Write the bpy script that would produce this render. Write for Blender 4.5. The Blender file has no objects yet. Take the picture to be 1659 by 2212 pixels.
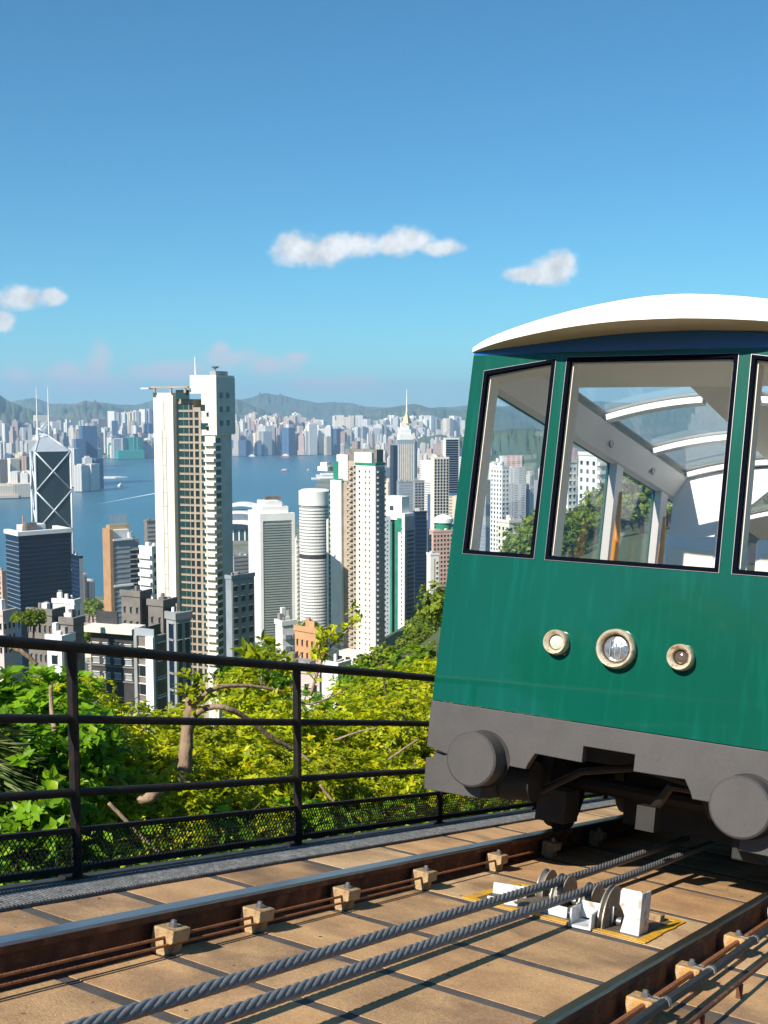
import bpy, bmesh, math, random
import numpy as np
from mathutils import Vector, Matrix, Quaternion
rad = math.radians
R = random.Random(11)
NR = np.random.default_rng(5)
sc = bpy.context.scene
col = sc.collection
CAM_Z = 330.0                     # eye height above the harbour
F = 1130.0                        # focal length in pixels of the 768 px wide frame
PITCH = math.atan((512 - 405) / F)
CAMP = Vector((0, 0, CAM_Z))

# ---------------------------------------------------------------- camera
cd = bpy.data.cameras.new('camera')
cam = bpy.data.objects.new('camera', cd)
col.objects.link(cam)
cam.location = CAMP
cam.rotation_euler = (math.pi / 2 - PITCH, 0, 0)
cd.sensor_fit = 'HORIZONTAL'
cd.sensor_width = 36.0
cd.lens = 36.0 * F / 768.0
cd.clip_start = 0.1
cd.clip_end = 80000
sc.camera = cam

# ---------------------------------------------------------------- track frame (t across, s down the line, n normal)
SLOPE, AZ = rad(14.126), rad(31.0935)
S = Vector((math.sin(AZ) * math.cos(SLOPE), math.cos(AZ) * math.cos(SLOPE), -math.sin(SLOPE)))
T = Vector((math.cos(AZ), -math.sin(AZ), 0))
N = T.cross(S)
TM = Matrix(((T.x, S.x, N.x, 0), (T.y, S.y, N.y, 0), (T.z, S.z, N.z, CAM_Z), (0, 0, 0, 1)))
GROUND, RAILTOP = -1.23, -1.09    # heights in the track frame

# ---------------------------------------------------------------- sun, world
SUN = (T * 0.30 + S * 2.0 - N).normalized()      # direction the light travels
sun_el = math.asin(-SUN.z)
sun_az = math.atan2(-SUN.x, -SUN.y)
sd = bpy.data.lights.new('sun', 'SUN')
sd.energy = 5.0
sd.angle = rad(0.53)
sd.color = (1.0, 0.93, 0.82)
so = bpy.data.objects.new('sun', sd)
col.objects.link(so)
so.rotation_euler = SUN.to_track_quat('-Z', 'Y').to_euler()
so.location = (0, 0, CAM_Z + 60)

def ray(u, v):
    """direction through a point of the 1659x2212 view of the photograph"""
    k = 768 / 1659
    x = (u * k - 384) / F
    y = -(v * k - 512) / F
    cp, sp = math.cos(PITCH), math.sin(PITCH)
    return Vector((x, cp + y * sp, -sp + y * cp))

w = bpy.data.worlds.new('World')
sc.world = w
w.use_nodes = True
nt = w.node_tree
nt.nodes.clear()
def wn(t, **k):
    n = nt.nodes.new(t)
    for a, b in k.items(): setattr(n, a, b)
    return n
def wm(op, a, b=None, c=None):
    n = wn('ShaderNodeMath', operation=op)
    for i, q in enumerate((a, b, c)):
        if q is None: continue
        if isinstance(q, (int, float)): n.inputs[i].default_value = q
        else: nt.links.new(q, n.inputs[i])
    return n.outputs[0]
sky = wn('ShaderNodeTexSky', sky_type='NISHITA')
sky.sun_disc = False
sky.sun_elevation = sun_el
sky.sun_rotation = sun_az
sky.altitude = 300
sky.air_density = 1.0
sky.dust_density = 0.0
sky.ozone_density = 6.0
hs = wn('ShaderNodeGamma')            # the photograph's soft tone curve, the same over the whole sky
hs.inputs['Gamma'].default_value = 0.95
nt.links.new(sky.outputs[0], hs.inputs['Color'])
bg = wn('ShaderNodeBackground')
bg.inputs[1].default_value = 0.1
tn = wn('ShaderNodeMix', data_type='RGBA', blend_type='MULTIPLY')
tn.inputs[0].default_value = 1.0
tn.inputs[7].default_value = (0.41, 0.82, 0.88, 1)
nt.links.new(hs.outputs[0], tn.inputs[6])
nt.links.new(tn.outputs[2], bg.inputs[0])
tc = wn('ShaderNodeTexCoord')
sep = wn('ShaderNodeSeparateXYZ')
nt.links.new(tc.outputs['Generated'], sep.inputs[0])
azn = wm('ARCTAN2', sep.outputs[0], sep.outputs[1])
eln = wm('ARCSINE', sep.outputs[2])
def blob(u, v, ru, rv):
    d = ray(u, v).normalized()
    return (math.atan2(d.x, d.y), math.asin(d.z), ru / 2441, rv / 2441)
HI = [blob(*q) for q in ((655, 540, 75, 44), (715, 538, 75, 38), (775, 528, 60, 34), (850, 530, 60, 28), (895, 520, 62, 40), (940, 536, 70, 24),
                         (1200, 580, 62, 42), (1160, 594, 90, 26), (45, 642, 62, 32), (115, 640, 42, 24), (0, 694, 36, 24))]
LO = [blob(*q) for q in ((215, 790, 42, 62), (135, 805, 62, 34), (190, 825, 120, 34), (510, 772, 75, 32), (480, 752, 34, 20), (590, 790, 100, 32), (640, 775, 36, 20), (40, 815, 62, 34), (360, 805, 120, 30), (720, 830, 160, 26))]
for k in range(9):               # the same kind of clouds goes on all round
    a = 0.6 + k * 0.56 + R.uniform(-.15, .15)
    e = R.uniform(0.06, 0.2)
    for q in range(4):
        HI.append((((a + q * .03 + math.pi) % (2 * math.pi)) - math.pi, e + R.uniform(-.006, .006), R.uniform(.022, .035), R.uniform(.012, .02)))
def field(blobs):
    cur = None
    for a, e, ra, re in blobs:
        x = wm('DIVIDE', wm('SUBTRACT', azn, a), ra)
        y = wm('DIVIDE', wm('SUBTRACT', eln, e), re)
        d = wm('SUBTRACT', 1.0, wm('SQRT', wm('ADD', wm('MULTIPLY', x, x), wm('MULTIPLY', y, y))))
        cur = d if cur is None else wm('SMOOTH_MAX', cur, d, 0.25)
    return cur
def cnoise(scale, detail):
    n = wn('ShaderNodeTexNoise')
    n.inputs['Scale'].default_value = scale
    n.inputs['Detail'].default_value = detail
    n.inputs['Roughness'].default_value = 0.55
    nt.links.new(tc.outputs['Generated'], n.inputs[0])
    return n.outputs[0]
def ramp(v, lo, hi):
    m = wn('ShaderNodeMapRange', interpolation_type='SMOOTHSTEP')
    m.inputs[1].default_value = lo
    m.inputs[2].default_value = hi
    nt.links.new(v, m.inputs[0])
    return m.outputs[0]
n1 = cnoise(48, 3)
n2 = cnoise(30, 4)
ah = ramp(wm('ADD', field(HI), wm('MULTIPLY', wm('SUBTRACT', n1, 0.5), 1.15)), 0.0, 0.62)
al = wm('MULTIPLY', ramp(wm('ADD', field(LO), wm('MULTIPLY', wm('SUBTRACT', n2, 0.5), 1.6)), 0.0, 0.9), 0.7)
def cloudmix(prev, colr, strength, fac):
    b = wn('ShaderNodeBackground')
    b.inputs[0].default_value = (*colr, 1)
    if isinstance(strength, float): b.inputs[1].default_value = strength
    else: nt.links.new(strength, b.inputs[1])
    m = wn('ShaderNodeMixShader')
    nt.links.new(fac, m.inputs[0])
    nt.links.new(prev, m.inputs[1])
    nt.links.new(b.outputs[0], m.inputs[2])
    return m.outputs[0]
sh = cloudmix(bg.outputs[0], (0.86, 0.70, 0.72), 0.66, al)
sh = cloudmix(sh, (0.90, 0.92, 0.93), wm('MULTIPLY_ADD', cnoise(75, 4), 0.6, 0.34), wm('MULTIPLY', ah, 0.95))
wo = wn('ShaderNodeOutputWorld')
nt.links.new(sh, wo.inputs[0])

vs = sc.view_settings
vs.view_transform = 'Standard'
vs.look = 'None'
vs.exposure = 0.6
vs.gamma = 1.0
vs.use_curve_mapping = False
sc.cycles.use_denoising = True
sc.cycles.max_bounces = 10
sc.cycles.transparent_max_bounces = 16
sc.cycles.volume_bounces = 1
sc.cycles.caustics_reflective = False
sc.cycles.caustics_refractive = False

# ---------------------------------------------------------------- materials
MATS = {}
def mat(name, c1, c2=None, scale=3.0, rough=0.6, metal=0.0, bump=0.0, bscale=None, coat=0.0, spec=0.5, stretch=(1, 1, 1), detail=6, lo=0.35, hi=0.65, c3=None, s3=1.0, grain=0.0, gscale=120):
    if name in MATS: return MATS[name]
    m = bpy.data.materials.new(name)
    m.use_nodes = True
    t = m.node_tree
    b = t.nodes['Principled BSDF']
    b.inputs['Base Color'].default_value = (*c1, 1)
    b.inputs['Roughness'].default_value = rough
    b.inputs['Metallic'].default_value = metal
    b.inputs['Specular IOR Level'].default_value = spec
    if coat:
        b.inputs['Coat Weight'].default_value = coat
        b.inputs['Coat Roughness'].default_value = 0.04
    tcn = t.nodes.new('ShaderNodeTexCoord')
    mp = t.nodes.new('ShaderNodeMapping')
    mp.inputs['Scale'].default_value = stretch
    t.links.new(tcn.outputs['Object'], mp.inputs[0])
    def noise(sca, det):
        n = t.nodes.new('ShaderNodeTexNoise')
        n.inputs['Scale'].default_value = sca
        n.inputs['Detail'].default_value = det
        t.links.new(mp.outputs[0], n.inputs[0])
        return n
    def mr(n, lo, hi):
        r = t.nodes.new('ShaderNodeMapRange')
        r.inputs[1].default_value, r.inputs[2].default_value = lo, hi
        t.links.new(n.outputs[0], r.inputs[0])
        return r
    if c2 is not None:
        n = noise(scale, detail)
        mx = t.nodes.new('ShaderNodeMix'); mx.data_type = 'RGBA'
        mx.inputs[6].default_value, mx.inputs[7].default_value = (*c1, 1), (*c2, 1)
        t.links.new(mr(n, lo, hi).outputs[0], mx.inputs[0])
        out = mx.outputs[2]
        if c3 is not None:
            n3 = noise(s3, 4)
            m3 = t.nodes.new('ShaderNodeMix'); m3.data_type = 'RGBA'
            t.links.new(out, m3.inputs[6]); m3.inputs[7].default_value = (*c3, 1)
            t.links.new(mr(n3, 0.52, 0.68).outputs[0], m3.inputs[0])
            out = m3.outputs[2]
        if grain:
            ng = noise(gscale, 3)
            rg = mr(ng, .3, .7); rg.inputs[3].default_value, rg.inputs[4].default_value = 1 - grain, 1 + grain
            vm = t.nodes.new('ShaderNodeVectorMath'); vm.operation = 'SCALE'
            t.links.new(out, vm.inputs[0]); t.links.new(rg.outputs[0], vm.inputs['Scale']); out = vm.outputs[0]
        t.links.new(out, b.inputs['Base Color'])
    if bump:
        nb = noise(bscale or scale * 6, 5)
        bp = t.nodes.new('ShaderNodeBump')
        bp.inputs['Strength'].default_value = bump
        bp.inputs['Distance'].default_value = 0.02
        t.links.new(nb.outputs[0], bp.inputs['Height'])
        t.links.new(bp.outputs[0], b.inputs['Normal'])
    MATS[name] = m
    return m

def glass_mat(name, tint=(0.9, 0.95, 0.95), refl=1.0, rough=0.0, ior=1.5):
    if name in MATS: return MATS[name]
    m = bpy.data.materials.new(name); m.use_nodes = True
    t = m.node_tree; t.nodes.clear()
    o = t.nodes.new('ShaderNodeOutputMaterial')
    tr = t.nodes.new('ShaderNodeBsdfTransparent'); tr.inputs[0].default_value = (*tint, 1)
    gl = t.nodes.new('ShaderNodeBsdfGlossy'); gl.inputs['Roughness'].default_value = rough
    g = t.nodes.new('ShaderNodeNewGeometry')
    dt = t.nodes.new('ShaderNodeVectorMath'); dt.operation = 'DOT_PRODUCT'
    t.links.new(g.outputs['Normal'], dt.inputs[0]); t.links.new(g.outputs['Incoming'], dt.inputs[1])
    ab = t.nodes.new('ShaderNodeMath'); ab.operation = 'ABSOLUTE'; t.links.new(dt.outputs['Value'], ab.inputs[0])
    su = t.nodes.new('ShaderNodeMath'); su.operation = 'SUBTRACT'; su.inputs[0].default_value = 1.0; t.links.new(ab.outputs[0], su.inputs[1])
    fr = t.nodes.new('ShaderNodeMath'); fr.operation = 'POWER'; fr.inputs[1].default_value = 5.0; t.links.new(su.outputs[0], fr.inputs[0])
    mu = t.nodes.new('ShaderNodeMath'); mu.operation = 'MULTIPLY_ADD'; mu.inputs[1].default_value = 0.9 * refl; mu.inputs[2].default_value = 0.04 * refl
    mx = t.nodes.new('ShaderNodeMixShader')
    t.links.new(fr.outputs[0], mu.inputs[0]); t.links.new(mu.outputs[0], mx.inputs[0])
    t.links.new(tr.outputs[0], mx.inputs[1]); t.links.new(gl.outputs[0], mx.inputs[2])
    t.links.new(mx.outputs[0], o.inputs[0])
    MATS[name] = m
    return m

def far_mat(name, wall, glass, pz=3.4, px=7.0, share=0.5, rough=0.7):
    """wall with rows of windows too far off to tell apart"""
    if name in MATS: return MATS[name]
    m = bpy.data.materials.new(name); m.use_nodes = True
    t = m.node_tree
    b = t.nodes['Principled BSDF']; b.inputs['Roughness'].default_value = rough
    g = t.nodes.new('ShaderNodeNewGeometry')
    se = t.nodes.new('ShaderNodeSeparateXYZ'); t.links.new(g.outputs['Position'], se.inputs[0])
    sn = t.nodes.new('ShaderNodeSeparateXYZ'); t.links.new(g.outputs['Normal'], sn.inputs[0])
    oi = t.nodes.new('ShaderNodeObjectInfo')
    def ma(op, a, bb=None, c=None):
        n = t.nodes.new('ShaderNodeMath'); n.operation = op
        for i, q in enumerate((a, bb, c)):
            if q is None: continue
            if isinstance(q, (int, float)): n.inputs[i].default_value = q
            else: t.links.new(q, n.inputs[i])
        return n.outputs[0]
    fz = ma('LESS_THAN', ma('FRACT', ma('DIVIDE', se.outputs[2], pz)), 0.55)
    fx = ma('LESS_THAN', ma('FRACT', ma('DIVIDE', ma('ADD', se.outputs[0], ma('MULTIPLY', se.outputs[1], 0.77)), px)), share)
    side = ma('LESS_THAN', ma('ABSOLUTE', sn.outputs[2]), 0.5)
    fac = ma('MULTIPLY', ma('MULTIPLY', fz, fx), side)
    hv = t.nodes.new('ShaderNodeHueSaturation')
    hv.inputs['Color'].default_value = (*wall, 1)
    t.links.new(ma('ADD', ma('MULTIPLY', oi.outputs['Random'], 0.45), 0.72), hv.inputs['Value'])
    mx = t.nodes.new('ShaderNodeMix'); mx.data_type = 'RGBA'
    t.links.new(hv.outputs[0], mx.inputs[6]); mx.inputs[7].default_value = (*glass, 1)
    t.links.new(fac, mx.inputs[0])
    t.links.new(mx.outputs[2], b.inputs['Base Color'])
    MATS[name] = m
    return m

# ---------------------------------------------------------------- mesh helpers
class MB:
    def __init__(self): self.v, self.f, self.mi, self.cur = [], [], [], 0
    def add(self, vs, fs):
        o = len(self.v); self.v += [tuple(p) for p in vs]
        self.f += [tuple(i + o for i in q) for q in fs]; self.mi += [self.cur] * len(fs)
        return self
    def m(self, i): self.cur = i; return self
    def box(self, x0, x1, y0, y1, z0, z1):
        return self.add([(x0, y0, z0), (x1, y0, z0), (x1, y1, z0), (x0, y1, z0), (x0, y0, z1), (x1, y0, z1), (x1, y1, z1), (x0, y1, z1)],
                        [(0, 3, 2, 1), (4, 5, 6, 7), (0, 1, 5, 4), (1, 2, 6, 5), (2, 3, 7, 6), (3, 0, 4, 7)])
    def prism(self, poly, ax, a, b):
        """poly in the two other axes (in xyz order), pushed along axis ax from a to b"""
        def P(p, k): q = list(p); q.insert(ax, k); return tuple(q)
        n = len(poly)
        return self.add([P(p, a) for p in poly] + [P(p, b) for p in poly],
                        [tuple(range(n)), tuple(range(2 * n - 1, n - 1, -1))] + [(i, i + n, (i + 1) % n + n, (i + 1) % n) for i in range(n)])
    def tube(self, pts, r, seg=8, caps=True):
        pts = [Vector(p) for p in pts]; rs = r if isinstance(r, (list, tuple)) else [r] * len(pts)
        vs, fs = [], []
        d0 = (pts[1] - pts[0]).normalized()
        up = Vector((0, 0, 1)) if abs(d0.z) < .9 else Vector((1, 0, 0))
        for i, p in enumerate(pts):
            d = (pts[min(i + 1, len(pts) - 1)] - pts[max(i - 1, 0)]).normalized()
            a = d.cross(up).normalized(); b = a.cross(d)
            for k in range(seg):
                g = 2 * math.pi * k / seg
                vs.append(p + (a * math.cos(g) + b * math.sin(g)) * rs[i])
        for i in range(len(pts) - 1):
            for k in range(seg):
                fs.append((i * seg + k, i * seg + (k + 1) % seg, (i + 1) * seg + (k + 1) % seg, (i + 1) * seg + k))
        if caps:
            fs.append(tuple(range(seg - 1, -1, -1))); fs.append(tuple(range((len(pts) - 1) * seg, len(pts) * seg)))
        return self.add(vs, fs)
    def lathe(self, prof, c, ax, seg=24):
        """prof = [(radius, along)], turned about axis ax through c"""
        vs, fs = [], []
        for r, h in prof:
            for k in range(seg):
                g = 2 * math.pi * k / seg
                q = [r * math.cos(g), r * math.sin(g)]; q.insert(ax, h)
                vs.append((q[0] + c[0], q[1] + c[1], q[2] + c[2]))
        for i in range(len(prof) - 1):
            for k in range(seg):
                fs.append((i * seg + k, i * seg + (k + 1) % seg, (i + 1) * seg + (k + 1) % seg, (i + 1) * seg + k))
        if prof[0][0] > 0: fs.append(tuple(range(seg)))
        if prof[-1][0] > 0: fs.append(tuple(range((len(prof) - 1) * seg, len(prof) * seg)))
        return self.add(vs, fs)
    def mesh(self, name, mats, smooth=False, fix=True):
        me = bpy.data.meshes.new(name)
        me.from_pydata(self.v, [], self.f)
        for m in (mats if isinstance(mats, (list, tuple)) else [mats]): me.materials.append(m)
        if any(self.mi): me.polygons.foreach_set('material_index', self.mi)
        if fix:
            bm = bmesh.new(); bm.from_mesh(me)
            bmesh.ops.recalc_face_normals(bm, faces=bm.faces[:])
            bm.to_mesh(me); bm.free()
        if smooth: me.polygons.foreach_set('use_smooth', [True] * len(me.polygons))
        me.update()
        return me
    def build(self, name, mats, parent=None, smooth=False, bevel=0, fix=True, mw=None):
        o = ob(name, self.mesh(name, mats, smooth, fix), parent)
        if mw is not None: o.matrix_world = mw
        if bevel:
            b = o.modifiers.new('bevel', 'BEVEL'); b.width = bevel; b.segments = 2; b.limit_method = 'ANGLE'; b.angle_limit = rad(40)
        if smooth == 'auto': soft(o)
        return o
def soft(o, ang=40):
    me = o.data
    me.polygons.foreach_set('use_smooth', [True] * len(me.polygons))
    bm = bmesh.new(); bm.from_mesh(me)
    for e in bm.edges:
        if len(e.link_faces) == 2 and e.calc_face_angle(0) > rad(ang): e.smooth = False
    bm.to_mesh(me); bm.free()
def ob(name, mesh, parent=None, loc=None, rotz=None, scale=None):
    o = bpy.data.objects.new(name, mesh); col.objects.link(o)
    if parent: o.parent = parent
    if loc is not None: o.location = loc
    if rotz is not None: o.rotation_euler = (0, 0, rotz)
    if scale is not None: o.scale = scale
    return o
def tag(o, label, cat, group=None):
    o['label'] = label; o['category'] = cat
    if group: o['group'] = group
    return o
def thing(name, label, cat, group=None, mw=None, loc=None, rotz=0):
    o = bpy.data.objects.new(name, None); col.objects.link(o)
    o.empty_display_size = 0.2
    if mw is not None: o.matrix_world = mw
    if loc is not None: o.location = loc; o.rotation_euler = (0, 0, rotz)
    return tag(o, label, cat, group)
def structure(o): o['kind'] = 'structure'; return o
def stuff(o): o['kind'] = 'stuff'; return o
def in_track(t, s, n=GROUND): return TM @ Matrix.Translation((t, s, n))
# ================================================================ the setting
def smooth01(a, b, x):
    q = min(1, max(0, (x - a) / (b - a))); return q * q * (3 - 2 * q)
def terr(x, y):
    """height of the hillside relative to the camera"""
    d = math.hypot(x, y); az = math.degrees(math.atan2(x, y))
    k = float(np.interp(az, [-180, -110, -60, -30, -6, -3, -.7, 1.65, 3, 8, 11.4, 14, 22, 30, 60, 110, 180], [-.15, -.12, .2, .30, .29, .265, .24, .21, .19, .13, .095, .085, .065, .05, .04, -.1, -.15]))
    if d < 600: g = -3 - k * d
    else:
        z6 = -3 - k * 600
        g = z6 + (-327 - z6) * smooth01(600, 1500, d)
    qt = x * T.x + y * T.y
    qs = x * math.sin(AZ) + y * math.cos(AZ)
    s = (qs - GROUND * math.sin(SLOPE)) / math.cos(SLOPE)
    zc = -s * math.sin(SLOPE) + GROUND * math.cos(SLOPE) - 0.45
    lat = (-4.3 - qt) if qt < -4.3 else (qt - 2.4 if qt > 2.4 else 0)
    wgt = smooth01(0, 16, lat) if qt < 0 else smooth01(0, 6, lat)
    wgt = max(wgt, smooth01(40, 90, abs(qs)))
    if wgt < 1 and lat > 0 and qt < 0: zc -= 0.35 * lat
    return max(zc * (1 - wgt) + g * wgt, -327)
soil = mat('hillside_soil', (0.05, 0.085, 0.016), (0.08, 0.085, 0.03), 0.6, 0.95, bump=0.5, bscale=3)
mb = MB()
rr = [0, 2, 4, 6, 8, 10, 12, 14, 17, 20, 25, 30, 38, 48, 60, 80, 110, 150, 200, 260, 330, 400, 480, 560, 640, 740, 850, 970, 1100, 1250, 1400, 1520]
na = 180
for r in rr:
    for k in range(na):
        a = 2 * math.pi * k / na
        x, y = r * math.sin(a), r * math.cos(a)
        mb.v.append((x, y, CAM_Z + terr(x, y)))
for i in range(len(rr) - 1):
    for k in range(na):
        mb.f.append((i * na + k, i * na + (k + 1) % na, (i + 1) * na + (k + 1) % na, (i + 1) * na + k)); mb.mi.append(0)
structure(mb.build('hillside', soil, smooth=True, fix=False))

# harbour
sea_m = mat('harbour_water', (0.028, 0.115, 0.165), (0.036, 0.14, 0.195), 0.0012, 0.32, bump=0.55, bscale=0.02, spec=0.35, stretch=(0.35, 1, 1))
mb = MB(); n = 72
mb.v = [(0, 0, 0)] + [(60000 * math.sin(2 * math.pi * k / n), 60000 * math.cos(2 * math.pi * k / n), 0) for k in range(n)]
mb.f = [(0, 1 + (k + 1) % n, 1 + k) for k in range(n)]; mb.mi = [0] * n
structure(mb.build('sea', sea_m))

def sea_point(u, v, z=0.0):
    d = ray(u, v); k = (z - CAM_Z) / d.z
    return Vector((d.x * k, d.y * k, z))
def at(u, D, z):
    d = ray(u, 1000); k = D / math.hypot(d.x, d.y)
    return Vector((d.x * k, d.y * k, z))
land_m = mat('city_ground', (0.22, 0.20, 0.17), (0.09, 0.12, 0.06), 0.01, 0.9, detail=8)
def slab_land(name, pts, z):
    mb = MB(); n = len(pts)
    mb.v = [(p.x, p.y, -3) for p in pts] + [(p.x, p.y, z) for p in pts]
    mb.f = [tuple(range(n, 2 * n))] + [(i, (i + 1) % n, (i + 1) % n + n, i + n) for i in range(n)]; mb.mi = [0] * len(mb.f)
    return structure(mb.build(name, land_m))
# own side of the harbour: shore follows the reclaimed waterfront
shore = [(-900, 1900), (-300, 1900), (0, 1950), (300, 2000), (470, 2050), (495, 2800), (560, 2850), (640, 3100), (680, 4600), (705, 5600), (735, 7200), (800, 9300), (1100, 12500), (1700, 15000), (2600, 15000)]
slab_land('island_ground', [at(u, 1380, 0) for u in (2600, 1700, 1100, 735, 470, 0, -300, -900)] + [at(u, D, 0) for u, D in shore], 3.2)
ksh = [(-800, 1100), (-150, 1078), (0, 1066), (70, 1058), (150, 1046), (214, 1030), (217, 1022), (205, 1012), (232, 986), (330, 979), (420, 976), (505, 972), (690, 966), (700, 962), (720, 955), (735, 945), (790, 943), (850, 941), (1000, 936)]
far = [at(u, 30000, 0) for u in (1600, 900, 200, -800)]
slab_land('peninsula_ground', [sea_point(u, v) for u, v in ksh] + far, 4.0)

# ridges behind the city
hill_m = mat('ridge_woodland', (0.035, 0.075, 0.03), (0.07, 0.11, 0.05), 0.004, 0.95, detail=10, c3=(0.16, 0.14, 0.10), s3=0.0018)
def ridge(name, prof, D, depth):
    us = [p[0] for p in prof]; vv = [p[1] for p in prof]
    nu = max(40, int((us[-1] - us[0]) / 5)); rows = 9
    mb = MB()
    jit = NR.normal(0, 1, (rows + 2, nu + 1))
    for j in range(rows + 2):
        f = min(j / rows, 1.0)
        for i in range(nu + 1):
            u = us[0] + (us[-1] - us[0]) * i / nu
            v = float(np.interp(u, us, vv)) + math.sin(u * .13) * .8 + math.sin(u * .047 + 1) * 1.2
            d = ray(u, v); k = D / math.hypot(d.x, d.y)
            top = max(CAM_Z + d.z * k, 20)
            if j <= rows:
                DD = D - depth * (1 - f); z = top * f ** 1.25 * (1 + (0.10 * jit[j, i] if 0 < j < rows else 0))
            else: DD = D + depth; z = -5
            q = ray(u, v); kk = DD / math.hypot(q.x, q.y)
            mb.v.append((q.x * kk, q.y * kk, z))
    for j in range(rows + 1):
        for i in range(nu):
            a = j * (nu + 1) + i
            mb.f.append((a, a + 1, a + nu + 2, a + nu + 1)); mb.mi.append(0)
    return structure(mb.build(name, hill_m, smooth=True, fix=False))
ridge('far_hills', [(-300, 872), (0, 874), (20, 868), (70, 860), (110, 872), (180, 870), (290, 874), (345, 864), (420, 870), (505, 868), (545, 856), (575, 849), (620, 858), (680, 868), (740, 870), (800, 878), (900, 880), (1100, 876), (1300, 868), (1600, 874)], 17500, 2500)
ridge('hills', [(85, 905), (110, 890), (150, 874), (185, 866), (230, 872), (275, 885), (330, 884), (400, 878), (440, 872), (500, 862), (520, 864), (550, 876), (590, 894), (620, 905)], 12500, 1800)
ridge('hills', [(-250, 770), (-120, 800), (-40, 828), (0, 852), (25, 868), (60, 884), (100, 896), (140, 905)], 10500, 1500)
ridge('hills', [(730, 905), (770, 893), (815, 883), (850, 880), (890, 873), (930, 880), (970, 885), (1010, 888), (1080, 878), (1150, 884), (1230, 872), (1300, 884), (1400, 874), (1500, 868), (1700, 860)], 13000, 1800)
for k, (u0, u1, v, D) in enumerate([(560, 745, 920, 9300), (880, 1010, 938, 8200), (270, 340, 925, 9300), (985, 1250, 925, 5200)]):
    ridge('wooded_hill', [(u0, v + 24), (u0 + (u1 - u0) * .25, v + 6), (u0 + (u1 - u0) * .5, v), (u0 + (u1 - u0) * .8, v + 5), (u1, v + 24)], D, 500)

# haze: plain air, everything stands inside it, the sky outside
hz = bpy.data.materials.new('air'); hz.use_nodes = True
t_ = hz.node_tree; t_.nodes.clear()
o_ = t_.nodes.new('ShaderNodeOutputMaterial'); pv = t_.nodes.new('ShaderNodeVolumePrincipled')
pv.inputs['Color'].default_value = (0.52, 0.75, 1.0, 1)
pv.inputs['Density'].default_value = 5.4e-5
pv.inputs['Anisotropy'].default_value = 0.2
t_.links.new(pv.outputs[0], o_.inputs['Volume'])
hzo = stuff(MB().box(-36000, 36000, -4000, 34000, -6, 900).build('haze', hz))

# ---------------------------------------------------------------- the line: bed, slabs, kerb
joint_m = mat('joint_mortar', (0.065, 0.058, 0.053), (0.10, 0.088, 0.078), 9, 0.9, bump=0.1, grain=.2)
slab_m = mat('tan_concrete', (0.60, 0.36, 0.165), (0.44, 0.25, 0.115), 3.2, 0.9, bump=0.18, bscale=140, detail=12, c3=(0.34, 0.20, 0.10), s3=2.6, lo=.36, hi=.64, grain=.22)
slab2_m = mat('tan_concrete_worn', (0.52, 0.315, 0.15), (0.36, 0.215, 0.105), 4.2, 0.9, bump=0.22, bscale=140, detail=12, c3=(0.25, 0.15, 0.08), s3=3.1, lo=.36, hi=.64, grain=.26)
slab3_m = mat('tan_concrete_pale', (0.66, 0.44, 0.235), (0.52, 0.33, 0.165), 3.6, 0.9, bump=0.2, bscale=140, detail=12, c3=(0.30, 0.18, 0.085), s3=2.0, lo=.36, hi=.64, grain=.24)
slab4_m = mat('tan_concrete_stained', (0.50, 0.29, 0.13), (0.27, 0.155, 0.075), 2.4, 0.85, bump=0.2, bscale=140, detail=12, c3=(0.14, 0.09, 0.055), s3=1.6, lo=.38, hi=.62, grain=.24)
kerb_m = mat('grey_kerb', (0.125, 0.13, 0.135), (0.085, 0.09, 0.095), 14, 0.8, bump=0.5, bscale=70, c3=(0.17, 0.175, 0.18), s3=30, grain=.35, gscale=90)
gutter_m = mat('gutter_and_shadow', (0.05, 0.055, 0.06), (0.03, 0.032, 0.035), 8, 0.7)  # gutter's own dark, with the railing's shadow put into the tone
bed = structure(MB().prism([(-4.07, -2.6), (2.6, -2.6), (2.6, -1.2320), (-3.73, -1.2320), (-3.73, -1.30), (-4.07, -1.30)], 1, -16, 45).build('track_bed', joint_m, mw=TM))
J = [-3.3, -2.75, -2.2, -1.66, -1.12, -.58, -.05, .47, .98, 1.48, 1.97, 2.45, 2.93, 3.42, 3.975, 4.625, 5.43, 6.30, 7.15, 8.0, 8.9, 9.8, 10.8, 11.8, 12.8]
zones = [(-3.515, -2.935), (-2.80, -1.345), (-1.225, -0.35), (-0.32, 0.75), (0.78, 2.3)]
for i in range(len(J) - 1):
    for zi, (a, b) in enumerate(zones):
        g = R.uniform(.033, .039)
        dz = R.uniform(-.0006, .0006)
        q = MB()
        y0, y1 = J[i] + g, J[i + 1] - g
        # uneven cast edges
        nx, ny = 4, 3
        top = []
        pts = [(a + (b - a) * k / nx, y0 + R.uniform(-.005, .005)) for k in range(nx + 1)] + [(b + R.uniform(-.004, .004), y0 + (y1 - y0) * k / ny) for k in range(1, ny)] + \
              [(b - (b - a) * k / nx, y1 + R.uniform(-.005, .005)) for k in range(nx + 1)] + [(a + R.uniform(-.004, .004), y1 - (y1 - y0) * k / ny) for k in range(1, ny)]
        q.prism(pts, 2, -1.245, GROUND + dz)
        o = q.build('slab', R.choice((slab_m, slab2_m, slab3_m, slab3_m, slab4_m)), bed, bevel=0.0006)
for i in range(22):
    s0 = -4 + i * 0.82
    mb = MB()
    mb.box(-3.728, -3.522, s0 + .002, s0 + .818, -1.302, -1.216)
    for k in range(41):                         # ribbed top
        y = s0 + .006 + k * 0.02
        mb.box(-3.72, -3.528, y, y + .009, -1.217, -1.2125)
    mb.build('kerb_section', kerb_m, bed, fix=False)
structure(MB().box(-4.06, -3.73, -16, 45, -1.2995, -1.296).build('gutter', gutter_m, mw=TM))
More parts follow.
